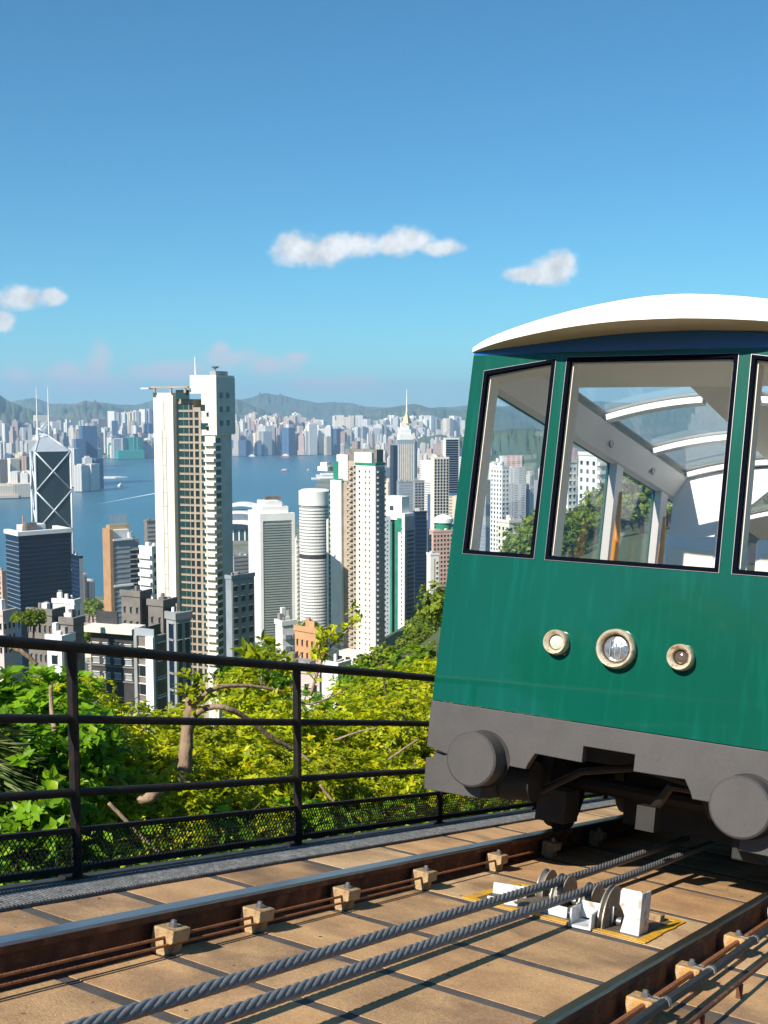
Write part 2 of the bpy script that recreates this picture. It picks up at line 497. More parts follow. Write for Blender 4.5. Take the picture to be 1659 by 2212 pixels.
# ================================================================ buildings
pal = dict(
 cream=mat('cream_render', (0.80, 0.75, 0.64), (0.72, 0.67, 0.56), 0.12, 0.8),
 white=mat('white_render', (0.82, 0.81, 0.77), (0.72, 0.71, 0.68), 0.10, 0.75),
 tan=mat('tan_render', (0.44, 0.365, 0.28), (0.36, 0.295, 0.225), 0.2, 0.85),
 grey=mat('grey_render', (0.23, 0.205, 0.185), (0.165, 0.15, 0.14), 0.3, 0.85),
 slate=mat('slate_render', (0.34, 0.35, 0.35), (0.27, 0.28, 0.28), 0.2, 0.8),
 bluegrey=mat('bluegrey_render', (0.30, 0.335, 0.37), (0.24, 0.27, 0.305), 0.15, 0.8),
 pale=mat('shade_grey_render', (0.56, 0.56, 0.53), (0.47, 0.47, 0.45), 0.15, 0.8),  # for the cream tower's right side, its shade put into the grey
 dark=mat('dark_cladding', (0.035, 0.035, 0.04), (0.06, 0.055, 0.055), 0.4, 0.6),
 pink=mat('pink_render', (0.62, 0.43, 0.36), (0.52, 0.35, 0.30), 0.2, 0.8),
 rose=mat('pale_rose_render', (0.68, 0.55, 0.52), (0.58, 0.46, 0.44), 0.2, 0.8),
 orange=mat('orange_render', (0.60, 0.33, 0.16), (0.50, 0.27, 0.14), 0.3, 0.8),
 copper=mat('copper_panel', (0.48, 0.27, 0.13), (0.38, 0.22, 0.12), 0.2, 0.6),
 green=mat('green_tile', (0.02, 0.25, 0.15), (0.015, 0.18, 0.11), 0.2, 0.5),
 navy=mat('navy_glass', (0.006, 0.016, 0.04), (0.01, 0.025, 0.06), 0.1, 0.22, spec=0.6),
 navyband=mat('navy_band', (0.012, 0.028, 0.065), (0.02, 0.04, 0.085), 0.2, 0.4),
 glass=mat('dark_window_glass', (0.012, 0.02, 0.025), (0.02, 0.035, 0.04), 0.5, 0.15, spec=0.6),
 teal=mat('teal_window_glass', (0.012, 0.06, 0.06), (0.02, 0.035, 0.04), 0.15, 0.2, spec=0.6),
 bocglass=mat('mirror_glass_dark', (0.012, 0.03, 0.04), (0.03, 0.05, 0.05), 0.02, 0.2, spec=0.5),
 metal=mat('pale_metal', (0.55, 0.60, 0.64), (0.48, 0.53, 0.57), 0.1, 0.45, metal=0.2),
 silver=mat('silver_cladding', (0.40, 0.44, 0.48), (0.33, 0.37, 0.41), 0.1, 0.5, metal=0.1),
 louv=mat('louvre_green_grey', (0.32, 0.36, 0.33), (0.26, 0.30, 0.28), 0.1, 0.6),
 gold=mat('gold_cladding', (0.55, 0.42, 0.24), (0.45, 0.34, 0.2), 0.1, 0.45, metal=0.2),
 roof=mat('roof_deck', (0.32, 0.30, 0.28), (0.22, 0.21, 0.2), 0.3, 0.9),
)
CELL = {}
def cell(kind, face, w_, h_, m, m2):
    """shared meshes: a window with its sill and hood, a balcony, a band ..."""
    key = (kind, face, round(w_, 2), round(h_, 2), m.name, m2.name)
    if key in CELL: return CELL[key]
    mb = MB()
    def bx(o0, o1, a0, a1, z0, z1):            # o = outwards, a = along the face
        if face == 'L': mb.box(-o1, -o0, a0, a1, z0, z1)
        else: mb.box(a0, a1, -o1, -o0, z0, z1)
    mats = [m, m2]
    if kind == 'window':
        bx(-.2, .05, -w_ / 2, w_ / 2, 0, h_)
        mb.m(1); bx(0, .25, -w_ / 2 - .1, w_ / 2 + .1, h_, h_ + .12); bx(0, .15, -w_ / 2 - .08, w_ / 2 + .08, -.1, 0)
    elif kind == 'balcony':
        bx(-.3, 1.3, -w_ / 2, w_ / 2, 0, .22)
        bx(1.15, 1.3, -w_ / 2, w_ / 2, .22, h_); bx(0, 1.2, -w_ / 2, -w_ / 2 + .12, .22, h_); bx(0, 1.2, w_ / 2 - .12, w_ / 2, .22, h_)
    elif kind == 'band':
        bx(-.2, .22, -w_ / 2, w_ / 2, 0, h_)
    elif kind == 'louvre':
        bx(-.2, .55, -w_ / 2, w_ / 2, 0, h_)
    CELL[key] = mb.mesh(kind, mats, fix=False)
    return CELL[key]
def dirh(u, v=1000):
    d = ray(u, v); k = math.hypot(d.x, d.y); return Vector((d.x / k, d.y / k)), d.z / k
class Tower:
    """a thing whose near corner stands on pixel column uC at distance D; faces run back to columns uL and uR"""
    def __init__(s, name, label, cols, vtop, D, psi, cat='building', group=None, base=None):
        uL, uC, uR = cols
        c, sl = dirh(uC, vtop); C = c * D
        az = math.atan2(c.x, c.y); ang = rad(psi) - az
        dR = Vector((math.cos(ang), math.sin(ang))); dL = Vector((-math.sin(ang), math.cos(ang)))
        def hit(u, d):
            r = dirh(u, vtop)[0]; det = d.x * r.y - d.y * r.x
            return (r.x * C.y - r.y * C.x) / det if abs(det) > 1e-6 else 10
        s.a, s.b = abs(hit(uR, dR)), abs(hit(uL, dL))
        s.a = min(max(s.a, 3), 160); s.b = min(max(s.b, 3), 160)
        zt = CAM_Z + sl * D
        pts = [C, C + dR * s.a, C + dL * s.b, C + dR * s.a + dL * s.b]
        zb = min(CAM_Z + terr(p.x, p.y) for p in pts) - 2 if base is None else base
        if C.length > 1400: zb = 3.0
        s.H = zt - zb; s.zb = zb; s.D = D
        s.o = thing(name, label, cat, group, loc=(C.x, C.y, zb), rotz=ang)
        s.uL, s.uC, s.uR = uL, uC, uR
    def z(s, v): return CAM_Z + dirh(s.uC, v)[1] * s.D - s.zb
    def yl(s, u): return s.b * (s.uC - u) / (s.uC - s.uL)
    def xr(s, u): return s.a * (u - s.uC) / (s.uR - s.uC)
    def box(s, name, m, x0, x1, y0, y1, z0, z1, parent=None):
        return MB().box(x0, x1, y0, y1, z0, z1).build(name, pal[m] if isinstance(m, str) else m, parent or s.o, fix=False)
    def grid(s, face, kind, m, cols, w_, h_, pitch, z0, z1, a0, a1, off=0.0, skip=0.0, trim='cream'):
        me = cell(kind, face, w_, h_, pal[m] if isinstance(m, str) else m, pal[trim])
        z = z1 - pitch
        while z > z0:
            for k in range(cols):
                if skip and R.random() < skip: continue
                a = a0 + (a1 - a0) * (k + .5) / cols
                ob(kind if kind != 'band' else 'floor_band', me, s.o, (-off, a, z) if face == 'L' else (a, -off, z))
            z -= pitch
    def roof(s, v=1, x0=.2, x1=.7, y0=.2, y1=.7, h=4, m='roof', wall='white'):
        s.box('parapet', wall, -.25, s.a + .25, -.25, .35, s.H, s.H + 1.3); s.box('parapet', wall, -.25, .35, .35, s.b + .25, s.H, s.H + 1.3)
        for k in range(R.randrange(2, 5)):
            w1, w2 = s.a * R.uniform(.12, .34), s.b * R.uniform(.12, .34); px, py = R.uniform(.05, .9) * (s.a - w1), R.uniform(.05, .9) * (s.b - w2)
            s.box('roof_plant', R.choice((wall, wall, m, 'white')), px, px + w1, py, py + w2, s.H, s.H + h * R.uniform(.3, .9))
        cxx, cyy, rr1 = s.a * R.uniform(.2, .8), s.b * R.uniform(.2, .8), min(1.2, s.a * .1)
        MB().lathe([(rr1, 0), (rr1, 1.9), (rr1 * .8, 2.1)], (cxx, cyy, s.H), 2, 12).build('water_tank', pal[R.choice(('white', 'grey'))], s.o, smooth='auto')

def simple(name, label, cols, vtop, D, psi, wall, vvis=1500, Lw=None, Rw=None, pitch=3.1, roof=True, group=None, plant=4, rwall=None):
    """box tower: Lw / Rw = (kind, material, columns, width share, height share)"""
    t = Tower(name, label, cols, vtop, D, psi, group=group)
    t.box('wall', wall, 0, t.a, 0, t.b, 0, t.H)
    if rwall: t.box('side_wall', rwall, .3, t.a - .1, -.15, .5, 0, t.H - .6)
    z0 = max(t.z(vvis), 1)
    for face, q, ln in (('L', Lw, t.b), ('R', Rw, t.a)):
        if q:
            kind, m, n, ws, hs_ = q
            t.grid(face, kind, m, n, ln / n * ws, pitch * hs_, pitch, z0, t.H - .5, 0, ln, off=.16 if (face == 'R' and rwall) else 0, trim=(rwall or wall) if face == 'R' else wall)
    if roof: t.roof(h=plant, wall=wall)
    return t

# --- tall cream apartment tower
t = Tower('apartment_tower', 'tallest cream apartment tower with blank side slab, brown window bays and rooftop mast', (333, 466, 503), 810, 430, 60)
H = t.H; y = t.yl
z_slab, z_core = t.z(848), t.z(862)
t.box('side_slab', 'cream', -1.0, t.a * .8, y(376), y(333), 0, z_slab)
t.box('core_wall', 'tan', 1.6, t.a * .9, y(412), y(376), 0, z_core)
t.box('core_wall', 'tan', 1.6, t.a * .9, y(440), y(412), 0, t.z(880))
zj = t.z(940)
t.box('corner_block', 'cream', 0, t.a * .92, .6, y(441), 0, zj)
t.box('upper_block', 'cream', -.5, t.a + .4, -.4, y(436), zj, t.z(850))
t.box('crown_block', 'cream', -.5, t.a + .4, -.4, y(412), t.z(850), H)
t.box('shade_return_wall', 'pale', .2, t.a + .5, -.55, -.35, t.z(938), t.z(815))  # grey sheets tone the cream block's right side down as shade
t.box('shade_return_wall', 'pale', t.a * .35, t.a * .93, .45, .7, 0, zj)
t.grid('L', 'window', 'teal', 2, 2.1, 2.2, 3.0, t.z(1480), z_core - 1, y(402), y(380), off=-1.6, trim='tan')
t.grid('L', 'window', 'glass', 1, 1.5, 2.2, 3.0, t.z(1480), z_core - 1, y(412), y(402), off=-1.6, trim='tan')
t.grid('L', 'window', 'glass', 1, 1.7, 2.2, 3.0, t.z(1480), t.z(885), y(426), y(412), off=-1.6, trim='tan')
t.grid('L', 'window', 'teal', 1, 2.1, 2.2, 3.0, t.z(1480), t.z(885), y(440), y(427), off=-1.6, trim='tan')
t.grid('L', 'window', 'glass', 1, 1.0, 1.6, 5.2, t.z(938), t.z(870), y(452), y(446), off=.5)
t.grid('L', 'balcony', 'cream', 1, y(444) - .2, 1.25, 3.0, t.z(1480), zj - 1, .5, y(441))
t.grid('R', 'window', 'glass', 1, t.a * .28, 2.0, 3.0, t.z(1480), zj, .2, t.a * .33, off=-.6)
t.grid('R', 'window', 'glass', 2, 2.2, 2.2, 5.2, t.z(938), t.z(830), .3, t.a * .8, off=.55)
t.box('window', 'glass', -.55, 0, y(444), y(434), t.z(888), t.z(874)); t.box('window', 'teal', -.55, 0, y(450), y(434), t.z(928), t.z(914))
for u in (352, 360): t.box('groove', 'grey', -1.06, -.9, y(u) - .1, y(u) + .1, t.z(1480), t.z(930))
t.box('groove', 'grey', -1.06, -.9, y(356) - .1, y(356) + .1, t.z(930), t.z(868))
for k in range(17): t.box('seam', 'grey', -1.05, -.9, y(360), y(352), t.z(948 + k * 30), t.z(948 + k * 30) + .14)
for u in (338, 374, 405): t.box('roof_post', 'tan', -2, -1.2, y(u) - .4, y(u) + .4, z_slab, t.z(836))
t.box('roof_beam', 'tan', -2.2, -1.0, y(412), y(333), t.z(838), t.z(834))
t.box('glass_screen', 'teal', -.8, -.6, y(411), y(382), z_core, t.z(842))
t.box('platform', 'white', -4.5, 1.5, y(334), y(317), t.z(840), t.z(837))
MB().tube([(1, y(420), t.z(850)), (1, y(420), t.z(770))], .35, 6).build('mast', pal['white'], t.o)
t.box('roof_plant', 'slate', t.a * .2, t.a * .9, 1.5, y(446), H, H + 1.6)
MB().lathe([(.05, 0), (.7, .15), (1.3, .5), (1.5, .9), (1.3, .8), (0.05, .3)], (t.a * .3, 2.5, H + 2.4), 2, 14).tube([(t.a * .3, 2.5, H + 1.2), (t.a * .3, 2.5, H + 2.6)], .2, 6).build('dish', pal['grey'], t.o)

# --- dark blue office block
t = Tower('office_block', 'dark navy glass office block with fine floor lines and white roof rim', (12, 40, 152), 1158, 900, 22)
t.box('wall', 'navy', 0, t.a, 0, t.b, 0, t.H)
t.grid('R', 'band', 'navyband', 1, t.a, .9, 3.4, t.z(1320), t.H - 2, 0, t.a)
t.grid('L', 'band', 'slate', 1, t.b, .35, 3.4, t.z(1320), t.H - 2, 0, t.b)
t.box('roof_rim', 'white', -1, t.a + 1, -1, 3, t.H, t.H + 3.2); t.box('roof_rim', 'white', -1, 3, 3, t.b + 1, t.H, t.H + 3.2)
t.box('roof_rim', 'white', t.a - 3, t.a + 1, 3, t.b + 1, t.H, t.H + 3.2)
t.box('roof_plant', 'white', 6, t.a * .6, 8, t.b * .7, t.H, t.H + 7); t.box('roof_plant', 'grey', t.a * .2, t.a * .4, 5, t.b * .4, t.H, t.H + 9)
t.box('crane', 'orange', t.a * .15, t.a * .17, 6, 7, t.H, t.H + 15)

# --- glass tower with diagonal braces and twin masts
t = Tower('braced_tower', 'dark glass tower with white diagonal cross bracing, slanted top and twin masts', (70, 75, 152), 976, 1700, 7)
t.b = t.a
MB().prism([(0, 0), (t.a, 0), (t.a, t.b), (0, t.b)], 2, 0, t.H).build('wall', pal['bocglass'], t.o)
zp = t.z(944); xp = t.xr(113)
top = MB().add([(0, 0, t.H), (t.a, 0, t.H), (0, t.b, t.H), (t.a, t.b, t.H), (t.xr(91), t.b * .5, zp), (xp, t.b * .5, zp)], [(0, 1, 5, 4), (1, 3, 5), (3, 2, 4, 5), (2, 0, 4), (0, 1, 3, 2)])
top.build('slanted_roof', pal['silver'], t.o)
def bar(p, q, r=1.1, nm='brace'): return MB().tube([p, q], r, 8).build(nm, pal['metal'], t.o, smooth=True)
mod = t.a * 1.14
for k in range(4):
    z1 = t.H - k * mod; z0 = z1 - mod
    bar((0, -1, z1), (t.a, -1, z0)); bar((t.a, -1.1, z1), (0, -1.1, z0)); bar((-.3, 0, z1), (-.3, t.b, z0)); bar((-.3, t.b, z1), (-.3, 0, z0))
for x in (0, t.a): bar((x, -.2, 0), (x, -.2, t.H), 1.6, 'edge_column')
bar((-.2, t.b, 0), (-.2, t.b, t.H), 1.4, 'edge_column')
bar((0, -.2, t.H), (t.xr(91), t.b * .5, zp)); bar((t.a, -.2, t.H), (xp, t.b * .5, zp)); bar((t.xr(91), t.b * .5, zp), (xp, t.b * .5, zp))
for u in (78, 103):
    x = t.xr(u + 9)
    MB().tube([(x, t.b * .5, zp - 6), (x, t.b * .5, t.z(890)), (x, t.b * .5, t.z(835))], [1.5, 1.0, .5], 6).build('mast', pal['white'], t.o)
bar((t.xr(88), t.b * .5, zp + 12), (xp, t.b * .5, zp + 2), 1.2); bar((t.xr(88), t.b * .5, zp + 8), (xp - 2, t.b * .5, zp + 22), 1.0)

simple('office_block', 'slim dark navy block with pale edge beside the navy glass office block', (154, 170, 178), 1205, 850, 20, 'navy', 1320, ('band', 'navyband', 1, .9, .35), None, rwall='bluegrey')
# --- copper edged tower with grey glass bays and fins
t = Tower('office_tower', 'grey glass office tower with copper side wall and comb of roof fins', (223, 238, 300), 1150, 750, 24)
t.box('wall', 'bluegrey', 0, t.a, 0, t.b, 0, t.H - 5); t.box('copper_wall', 'copper', -.6, 1.6, -.6, t.b, 0, t.H + 2)
t.grid('R', 'band', 'silver', 1, t.a * .62, 1.1, 3.2, t.z(1340), t.H - 8, t.a * .05, t.a * .68)
t.grid('R', 'window', 'navy', 2, 4.0, 2.4, 3.2, t.z(1340), t.H - 12, t.a * .68, t.a)
for v in (1165, 1265): t.box('ledge', 'white', 1.6, t.a * .75, -1.2, .2, t.z(v + 4), t.z(v))
t.box('roof_plant', 'white', 2, t.a * .7, 2, t.b * .8, t.H - 5, t.H + 1); t.box('roof_plant', 'gold', 2, t.a * .8, t.b * .5, t.b, t.H - 5, t.H + 4)
MB().lathe([(2.6, 0), (2.6, 4), (2.0, 4)], (t.a * .72, 4, t.H - 5), 2, 14).build('water_tank', pal['white'], t.o)
for k in range(9): t.box('roof_fin', 'silver', t.a * (.15 + .07 * k), t.a * (.15 + .07 * k) + .5, t.b * .6, t.b * .62, t.H + 4, t.H + 11)

simple('office_tower', 'grey banded block rising behind the white balcony flats', (311, 318, 350), 1128, 820, 20, 'grey', 1200, None, ('band', 'silver', 1, .9, .4))
simple('apartment_block', 'white flats with stacked curved white balconies and dark openings', (301, 328, 350), 1186, 560, 45, 'white', 1330, ('balcony', 'white', 1, .95, .38), ('window', 'glass', 1, .6, .55), pitch=4.4)
simple('apartment_tower', 'tower in blue grey shade tones with paired windows beside the tallest cream tower', (490, 500, 549), 1252, 370, 40, 'bluegrey', 1530, None, ('window', 'glass', 3, .5, .5), pitch=3.6, rwall='slate')  # bluegrey and slate put this tower's shade into its colours
simple('office_block', 'brown roofed low block below the white curved halls', (494, 505, 541), 1205, 900, 25, 'slate', 1280, None, ('band', 'grey', 1, .9, .3))

# --- exhibition hall with curved white roofs
c = sea_point(520, 1168)
t = thing('exhibition_hall', 'white hall with sweeping curved roofs at the harbour edge', 'building', loc=(c.x, c.y, 3), rotz=0)
MB().box(-60, 55, -25, 45, 0, 26).build('glass_wall', pal['teal'], t)
for k, (x0, x1, z0, dz, y0) in enumerate([(-75, 70, 26, 22, -45), (-60, 60, 52, 18, -15), (-40, 45, 74, 12, 10)]):
    mb = MB(); prof = []
    for i in range(13):
        f = i / 12; prof.append((x0 + (x1 - x0) * f, z0 + dz * math.sin(math.pi * (f * .8 + .12))))
    mb.prism(prof + [(x, z - 5) for x, z in prof[::-1]], 1, y0, y0 + 70); mb.build('curved_roof', pal['white'], t)
for k in range(8): MB().box(-58 + k * 14, -55 + k * 14, -26, -24.8, 0, 26).build('mullion', pal['white'], t, fix=False)
MB().box(-40, 40, 0, 40, 26, 70).build('upper_wall', pal['silver'], t)

# --- louvred white office tower
t = Tower('office_tower', 'white framed office tower with grey horizontal louvres and stepped roof sign', (536, 561, 636), 1110, 620, 14)
t.box('wall', 'white', 0, t.a, 0, t.b, 0, t.H); t.box('recess_panel', 'slate', t.a * .0 + 2, t.a - 2, -.06, .2, 1, t.H - 5)
t.grid('R', 'louvre', 'louv', 1, t.a - 4, .75, 1.42, t.z(1385), t.H - 5, 2, t.a - 2)
for x in (0, t.a - 1.6): t.box('frame_column', 'white', x, x + 1.6, -.8, .1, 0, t.H)
t.box('frame_beam', 'white', 1.6, t.a - 1.6, -.8, .1, t.H - 4, t.H)
t.box('roof_step', 'white', t.a * .1, t.a * .85, 2, t.b * .9, t.H, t.H + 3.5); t.box('roof_step', 'white', t.a * .2, t.a * .7, 4, t.b * .8, t.H + 3.5, t.H + 6)
for k in range(6): MB().lathe([(1.2, -.2), (1.2, .2)], (t.a * (.26 + .075 * k), 5, t.H + 8.2), 1, 10).build('roof_sign_ring', pal['grey'], t.o)
simple('apartment_tower', 'thin cream block with balconies squeezed beside the louvred office tower', (634, 640, 650), 1170, 780, 30, 'cream', 1350, None, ('balcony', 'cream', 1, .9, .35))

# --- round tower
c, sl = dirh(679, 1060); c = c * 700; zt = CAM_Z + sl * 700; zb = CAM_Z + terr(c.x, c.y) - 3; rr_ = 34 / 2441 * 700; Hh = zt - zb
t = thing('round_tower', 'cylindrical white tower with banded floors and broad white cap', 'building', loc=(c.x, c.y, zb))
MB().lathe([(rr_ * .93, 0), (rr_ * .93, Hh - 9)], (0, 0, 0), 2, 40).build('wall', pal['slate'], t, smooth='auto')
capz = Hh - 30 / 2441 * 700
MB().lathe([(rr_ * .93, capz - .5), (rr_, capz), (rr_, Hh), (rr_ * .8, Hh + 1)], (0, 0, 0), 2, 40).build('cap', pal['white'], t, smooth='auto')
band = MB().lathe([(rr_ * .93, 0), (rr_ * .97, 0), (rr_ * .97, 1.05), (rr_ * .93, 1.05)], (0, 0, 0), 2, 40).mesh('floor_band', pal['white'], fix=False)
z = capz - 3
while z > zb * 0 + Hh - 330 / 2441 * 700: ob('floor_band', band, t, (0, 0, z)); z -= 1.95
MB().lathe([(rr_ * .975, 0), (rr_ * .975, 2.4)], (0, 0, capz - 33), 2, 40).build('plant_floor', pal['dark'], t, smooth='auto')

# --- white and tan twin-slab apartment tower with green trim
t = Tower('apartment_tower', 'white and tan slab apartment tower with green trim and many small windows', (707, 811, 831), 1002, 640, 52)
y = t.yl; H = t.H
t.box('front_slab', 'cream', 0, t.a, 0, y(770), 0, H)
t.box('recess_wall', 'tan', 2.2, t.a, y(770), y(737), 0, t.z(998))
t.box('side_slab', 'white', .2, t.a, y(737), y(713), 0, t.z(1042))
t.box('green_strip', 'green', 1.2, t.a * .9, y(713), y(707), 0, t.z(1046))
t.box('end_slab', 'white', .6, t.a * .8, y(707), y(703), 0, t.z(1130))
t.box('upper_slab', 'white', 1.5, t.a * .9, y(748), y(724), t.z(1042), t.z(985))
t.box('crown', 'cream', .4, t.a * .8, y(802), y(765), H, t.z(978)); t.box('crown', 'grey', t.a * .3, t.a, y(808), y(740), H, t.z(972))
t.box('green_trim', 'green', -.4, t.a + .3, -.4, y(768), H - .9, H + .4)
t.box('green_trim', 'green', 1.0, t.a * .8, y(738), y(722), t.z(1044), t.z(1038))
t.box('green_panel', 'green', .9, t.a * .5, y(728), y(718), t.z(1040), t.z(1000))
t.box('canopy', 'white', -2, 3, y(712), y(690), t.z(1022), t.z(1012)); t.box('canopy', 'white', -1, 3, y(708), y(694), t.z(1012), t.z(1003))
p_ = 3.05 * 640 / 520 * .86
t.grid('L', 'window', 'glass', 1, 1.1, 1.3, p_, t.z(1440), H - 2, y(781), y(773))
t.grid('L', 'window', 'glass', 2, .8, 1.2, p_, t.z(1440), H - 2, y(803), y(786))
t.grid('L', 'window', 'glass', 2, 1.3, 1.5, p_, t.z(1440), t.z(1002), y(769), y(740), off=-2.2)
t.grid('L', 'balcony', 'tan', 1, 2.4, 1.0, p_, t.z(1440), t.z(1002), y(760), y(748), off=-2.0)
t.grid('L', 'band', 'cream', 1, y(720) - y(735), .18, p_ * 2, t.z(1440), t.z(1050), y(735), y(720), off=-.1)
t.box('shade_toned_wall', 'slate', .5, t.a, -.1, .4, 0, H - 2)  # slate wall and balconies carry the right side's shade in colour
t.grid('R', 'balcony', 'slate', 1, t.a * .8, 1.1, p_, t.z(1440), H - 2, .5, t.a, off=.1)
t.grid('L', 'window', 'teal', 1, 1.6, 2.2, p_, t.z(1440), t.z(1060), y(713), y(707), off=-1.2)
t.box('podium', 'cream', -6, t.a + 2, -3, y(704), 0, t.z(1412)); t.grid('L', 'window', 'glass', 3, 3.2, 2.6, 5, t.z(1470), t.z(1414), y(790), y(740), off=6)

# --- white tower with green panels
t = Tower('apartment_tower', 'white apartment tower with green corner panels and dark stacked side balconies', (829, 874, 894), 1110, 780, 50)
y = t.yl; H = t.H
t.box('wall', 'white', 0, t.a, 0, y(860), 0, H); t.box('wall', 'green', 1.6, t.a, y(860), y(850), 0, t.z(1125)); t.box('wall', 'dark', 3, t.a, y(850), y(842), 0, t.z(1130))
t.box('wall', 'bluegrey', .8, t.a, y(842), y(829), 0, t.z(1118)); t.box('crown', 'white', 1, t.a * .9, y(866), y(832), t.z(1125), t.z(1074))
t.box('plant_opening', 'dark', .9, 1.2, y(848), y(840), t.z(1105), t.z(1095))
t.box('green_panel', 'green', -.2, 2, y(868), y(858), t.z(1150), t.z(1120))
t.box('green_strip', 'green', .5, 2, y(846), y(842), 0, t.z(1130))
t.grid('L', 'window', 'glass', 1, 1.0, 1.3, 3.05, t.z(1380), H - 8, y(872), y(864))
t.grid('L', 'window', 'glass', 1, 1.0, 1.3, 3.05, t.z(1380), t.z(1122), y(840), y(831), off=-.8)
t.box('shade_toned_wall', 'slate', .4, t.a, -.1, .4, 0, H - 2); t.grid('R', 'balcony', 'navyband', 1, t.a * .8, 1.2, 3.05, t.z(1380), H - 10, .3, t.a, off=.1)  # slate sheet over the white wall stands in for shade

# --- tall tower with stepped gold crown and needle
t = Tower('spire_tower', 'tall blue grey tower with gold stepped crown and white needle spire', (853, 860, 897), 950, 2100, 16)
t.box('wall', 'bluegrey', 0, t.a, 0, t.b, 0, t.H); t.b = max(t.b, t.a * .8)
t.box('wall', 'silver', t.a, t.a * 1.16, 3, t.b, 0, t.H); t.box('side_wing', 'navy', -8, 0, 4, t.b, 0, t.z(962))
for k in range(9): t.box('pier', 'white', t.a * (.02 + k * .11), t.a * (.02 + k * .11) + 1.0, -.6, .1, 0, t.H - 8)
t.box('glass_panel', 'gold', t.a * .15, t.a * .7, -.3, .1, t.z(1080), t.z(962))
for z0, z1, f0, f1 in ((950, 938, .12, .88), (938, 928, .2, .8), (928, 914, .28, .72)):
    t.box('crown', 'white', t.a * f0, t.a * f1, t.b * f0, t.b * f1, t.z(z0), t.z(z1))
cx, cy = t.a * .62, t.b * .5
MB().lathe([(t.a * .3, t.z(915)), (t.a * .2, t.z(905)), (t.a * .07, t.z(893)), (0.01, t.z(880))], (cx, cy, 0), 2, 4).build('crown_pyramid', pal['gold'], t.o)
MB().tube([(cx, cy, t.z(892)), (cx, cy, t.z(868)), (cx, cy, t.z(840))], [1.8, 1.2, .5], 6).build('spire', pal['white'], t.o)

simple('office_block', 'plain blue grey slab below the spire tower', (857, 862, 893), 1042, 1300, 18, 'bluegrey', 1120, None, ('band', 'silver', 1, .9, .3))
simple('office_block', 'brown grey tower with dark front beside the plain blue grey slab', (892, 896, 917), 1040, 1250, 18, 'slate', 1250, None, ('window', 'navy', 3, .7, .5))
simple('office_tower', 'dark blue glass tower behind the green panelled white tower', (893, 897, 922), 1108, 900, 20, 'navy', 1300, None, ('band', 'navyband', 1, .9, .4))
simple('office_tower', 'dark office tower with pale vertical stripes and cream top', (930, 938, 970), 990, 1150, 16, 'cream', 1160, None, ('window', 'navy', 5, .75, .85))
simple('office_tower', 'black glass office tower with white frame behind the striped tower', (958, 962, 992), 948, 1500, 16, 'white', 1100, None, ('band', 'navy', 1, .9, .85))
pk = simple('apartment_tower', 'pink apartment tower with green round roof room and rows of windows', (924, 936, 1000), 1150, 800, 24, 'pink', 1310, ('window', 'glass', 1, .4, .5), ('window', 'glass', 9, .5, .5))
q = Tower('apartment_tower', 'white slim block with brown stripe in front of the pink tower', (922, 930, 948), 1200, 640, 24)
q.box('wall', 'white', 0, q.a, 0, q.b, 0, q.H); q.box('stripe', 'tan', q.a * .4, q.a * .55, -.1, .2, 0, q.H - 2); q.grid('R', 'window', 'glass', 1, 1.0, 1.3, 3.0, q.z(1310), q.H - 2, q.a * .6, q.a); q.roof()
MB().m(0).lathe([(6, 0), (6, 6)], (pk.a * .5, 8, pk.H), 2, 24).m(1).lathe([(7, 6), (7, 9), (4, 11), (.5, 12)], (pk.a * .5, 8, pk.H), 2, 24).build('roof_drum', [pal['green'], pal['white']], pk.o, smooth='auto')

# --- small blocks just below the fence line
simple('apartment_block', 'small grey white block with ribbed front and round roof room beside the orange block', (595, 610, 640), 1352, 300, 30, 'white', 1440, None, ('balcony', 'bluegrey', 2, .8, .4), plant=5)
simple('apartment_block', 'small orange block with dark window column', (637, 690, 703), 1370, 270, 48, 'orange', 1440, ('window', 'glass', 5, .32, .5), ('window', 'glass', 2, .5, .5))
simple('podium_block', 'low pink roofed block in front of the orange block', (560, 690, 740), 1458, 215, 60, 'rose', 1530, ('window', 'glass', 7, .4, .5), None, plant=2)
simple('podium_block', 'small teal and white pavilion under the white and tan tower', (695, 730, 750), 1448, 190, 50, 'white', 1500, None, None, plant=1.5)
simple('apartment_block', 'beige block with dark gallery windows half hidden by the bright bushes', (548, 600, 640), 1452, 160, 40, 'rose', 1540, ('window', 'glass', 3, .4, .5), ('window', 'glass', 4, .5, .5), plant=1)

# --- blocks at the foot of the hill, left
simple('apartment_block', 'pale rose low block with small windows at the foot of the navy block', (-40, 6, 34), 1330, 300, 45, 'rose', 1420, ('window', 'glass', 4, .4, .5), ('window', 'glass', 3, .4, .5))
simple('apartment_block', 'white low block with plain gable behind the grey flats', (114, 160, 172), 1305, 330, 55, 'white', 1400, None, ('window', 'glass', 2, .4, .5))
simple('apartment_block', 'grey brown flats with dark recessed side and a roof garden', (60, 112, 138), 1330, 240, 50, 'grey', 1450, ('window', 'glass', 5, .3, .45), None, rwall='dark')
simple('apartment_block', 'small plain grey stair block beside the dark flats', (131, 158, 166), 1350, 215, 50, 'grey', 1460, None, ('window', 'glass', 1, .4, .5))
simple('apartment_block', 'narrow white block with shade side painted brown just above the rail', (124, 133, 141), 1390, 190, 50, 'white', 1500, ('window', 'glass', 1, .4, .5), None, rwall='tan')  # tan sheet darkens the right side as painted shade
q = Tower('apartment_block', 'dark flats with sloping cream roof slab and ribbon windows', (195, 288, 300), 1352, 220, 58)
q.box('wall', 'dark', 0, q.a, 0, q.b, 0, q.H - 1.5)
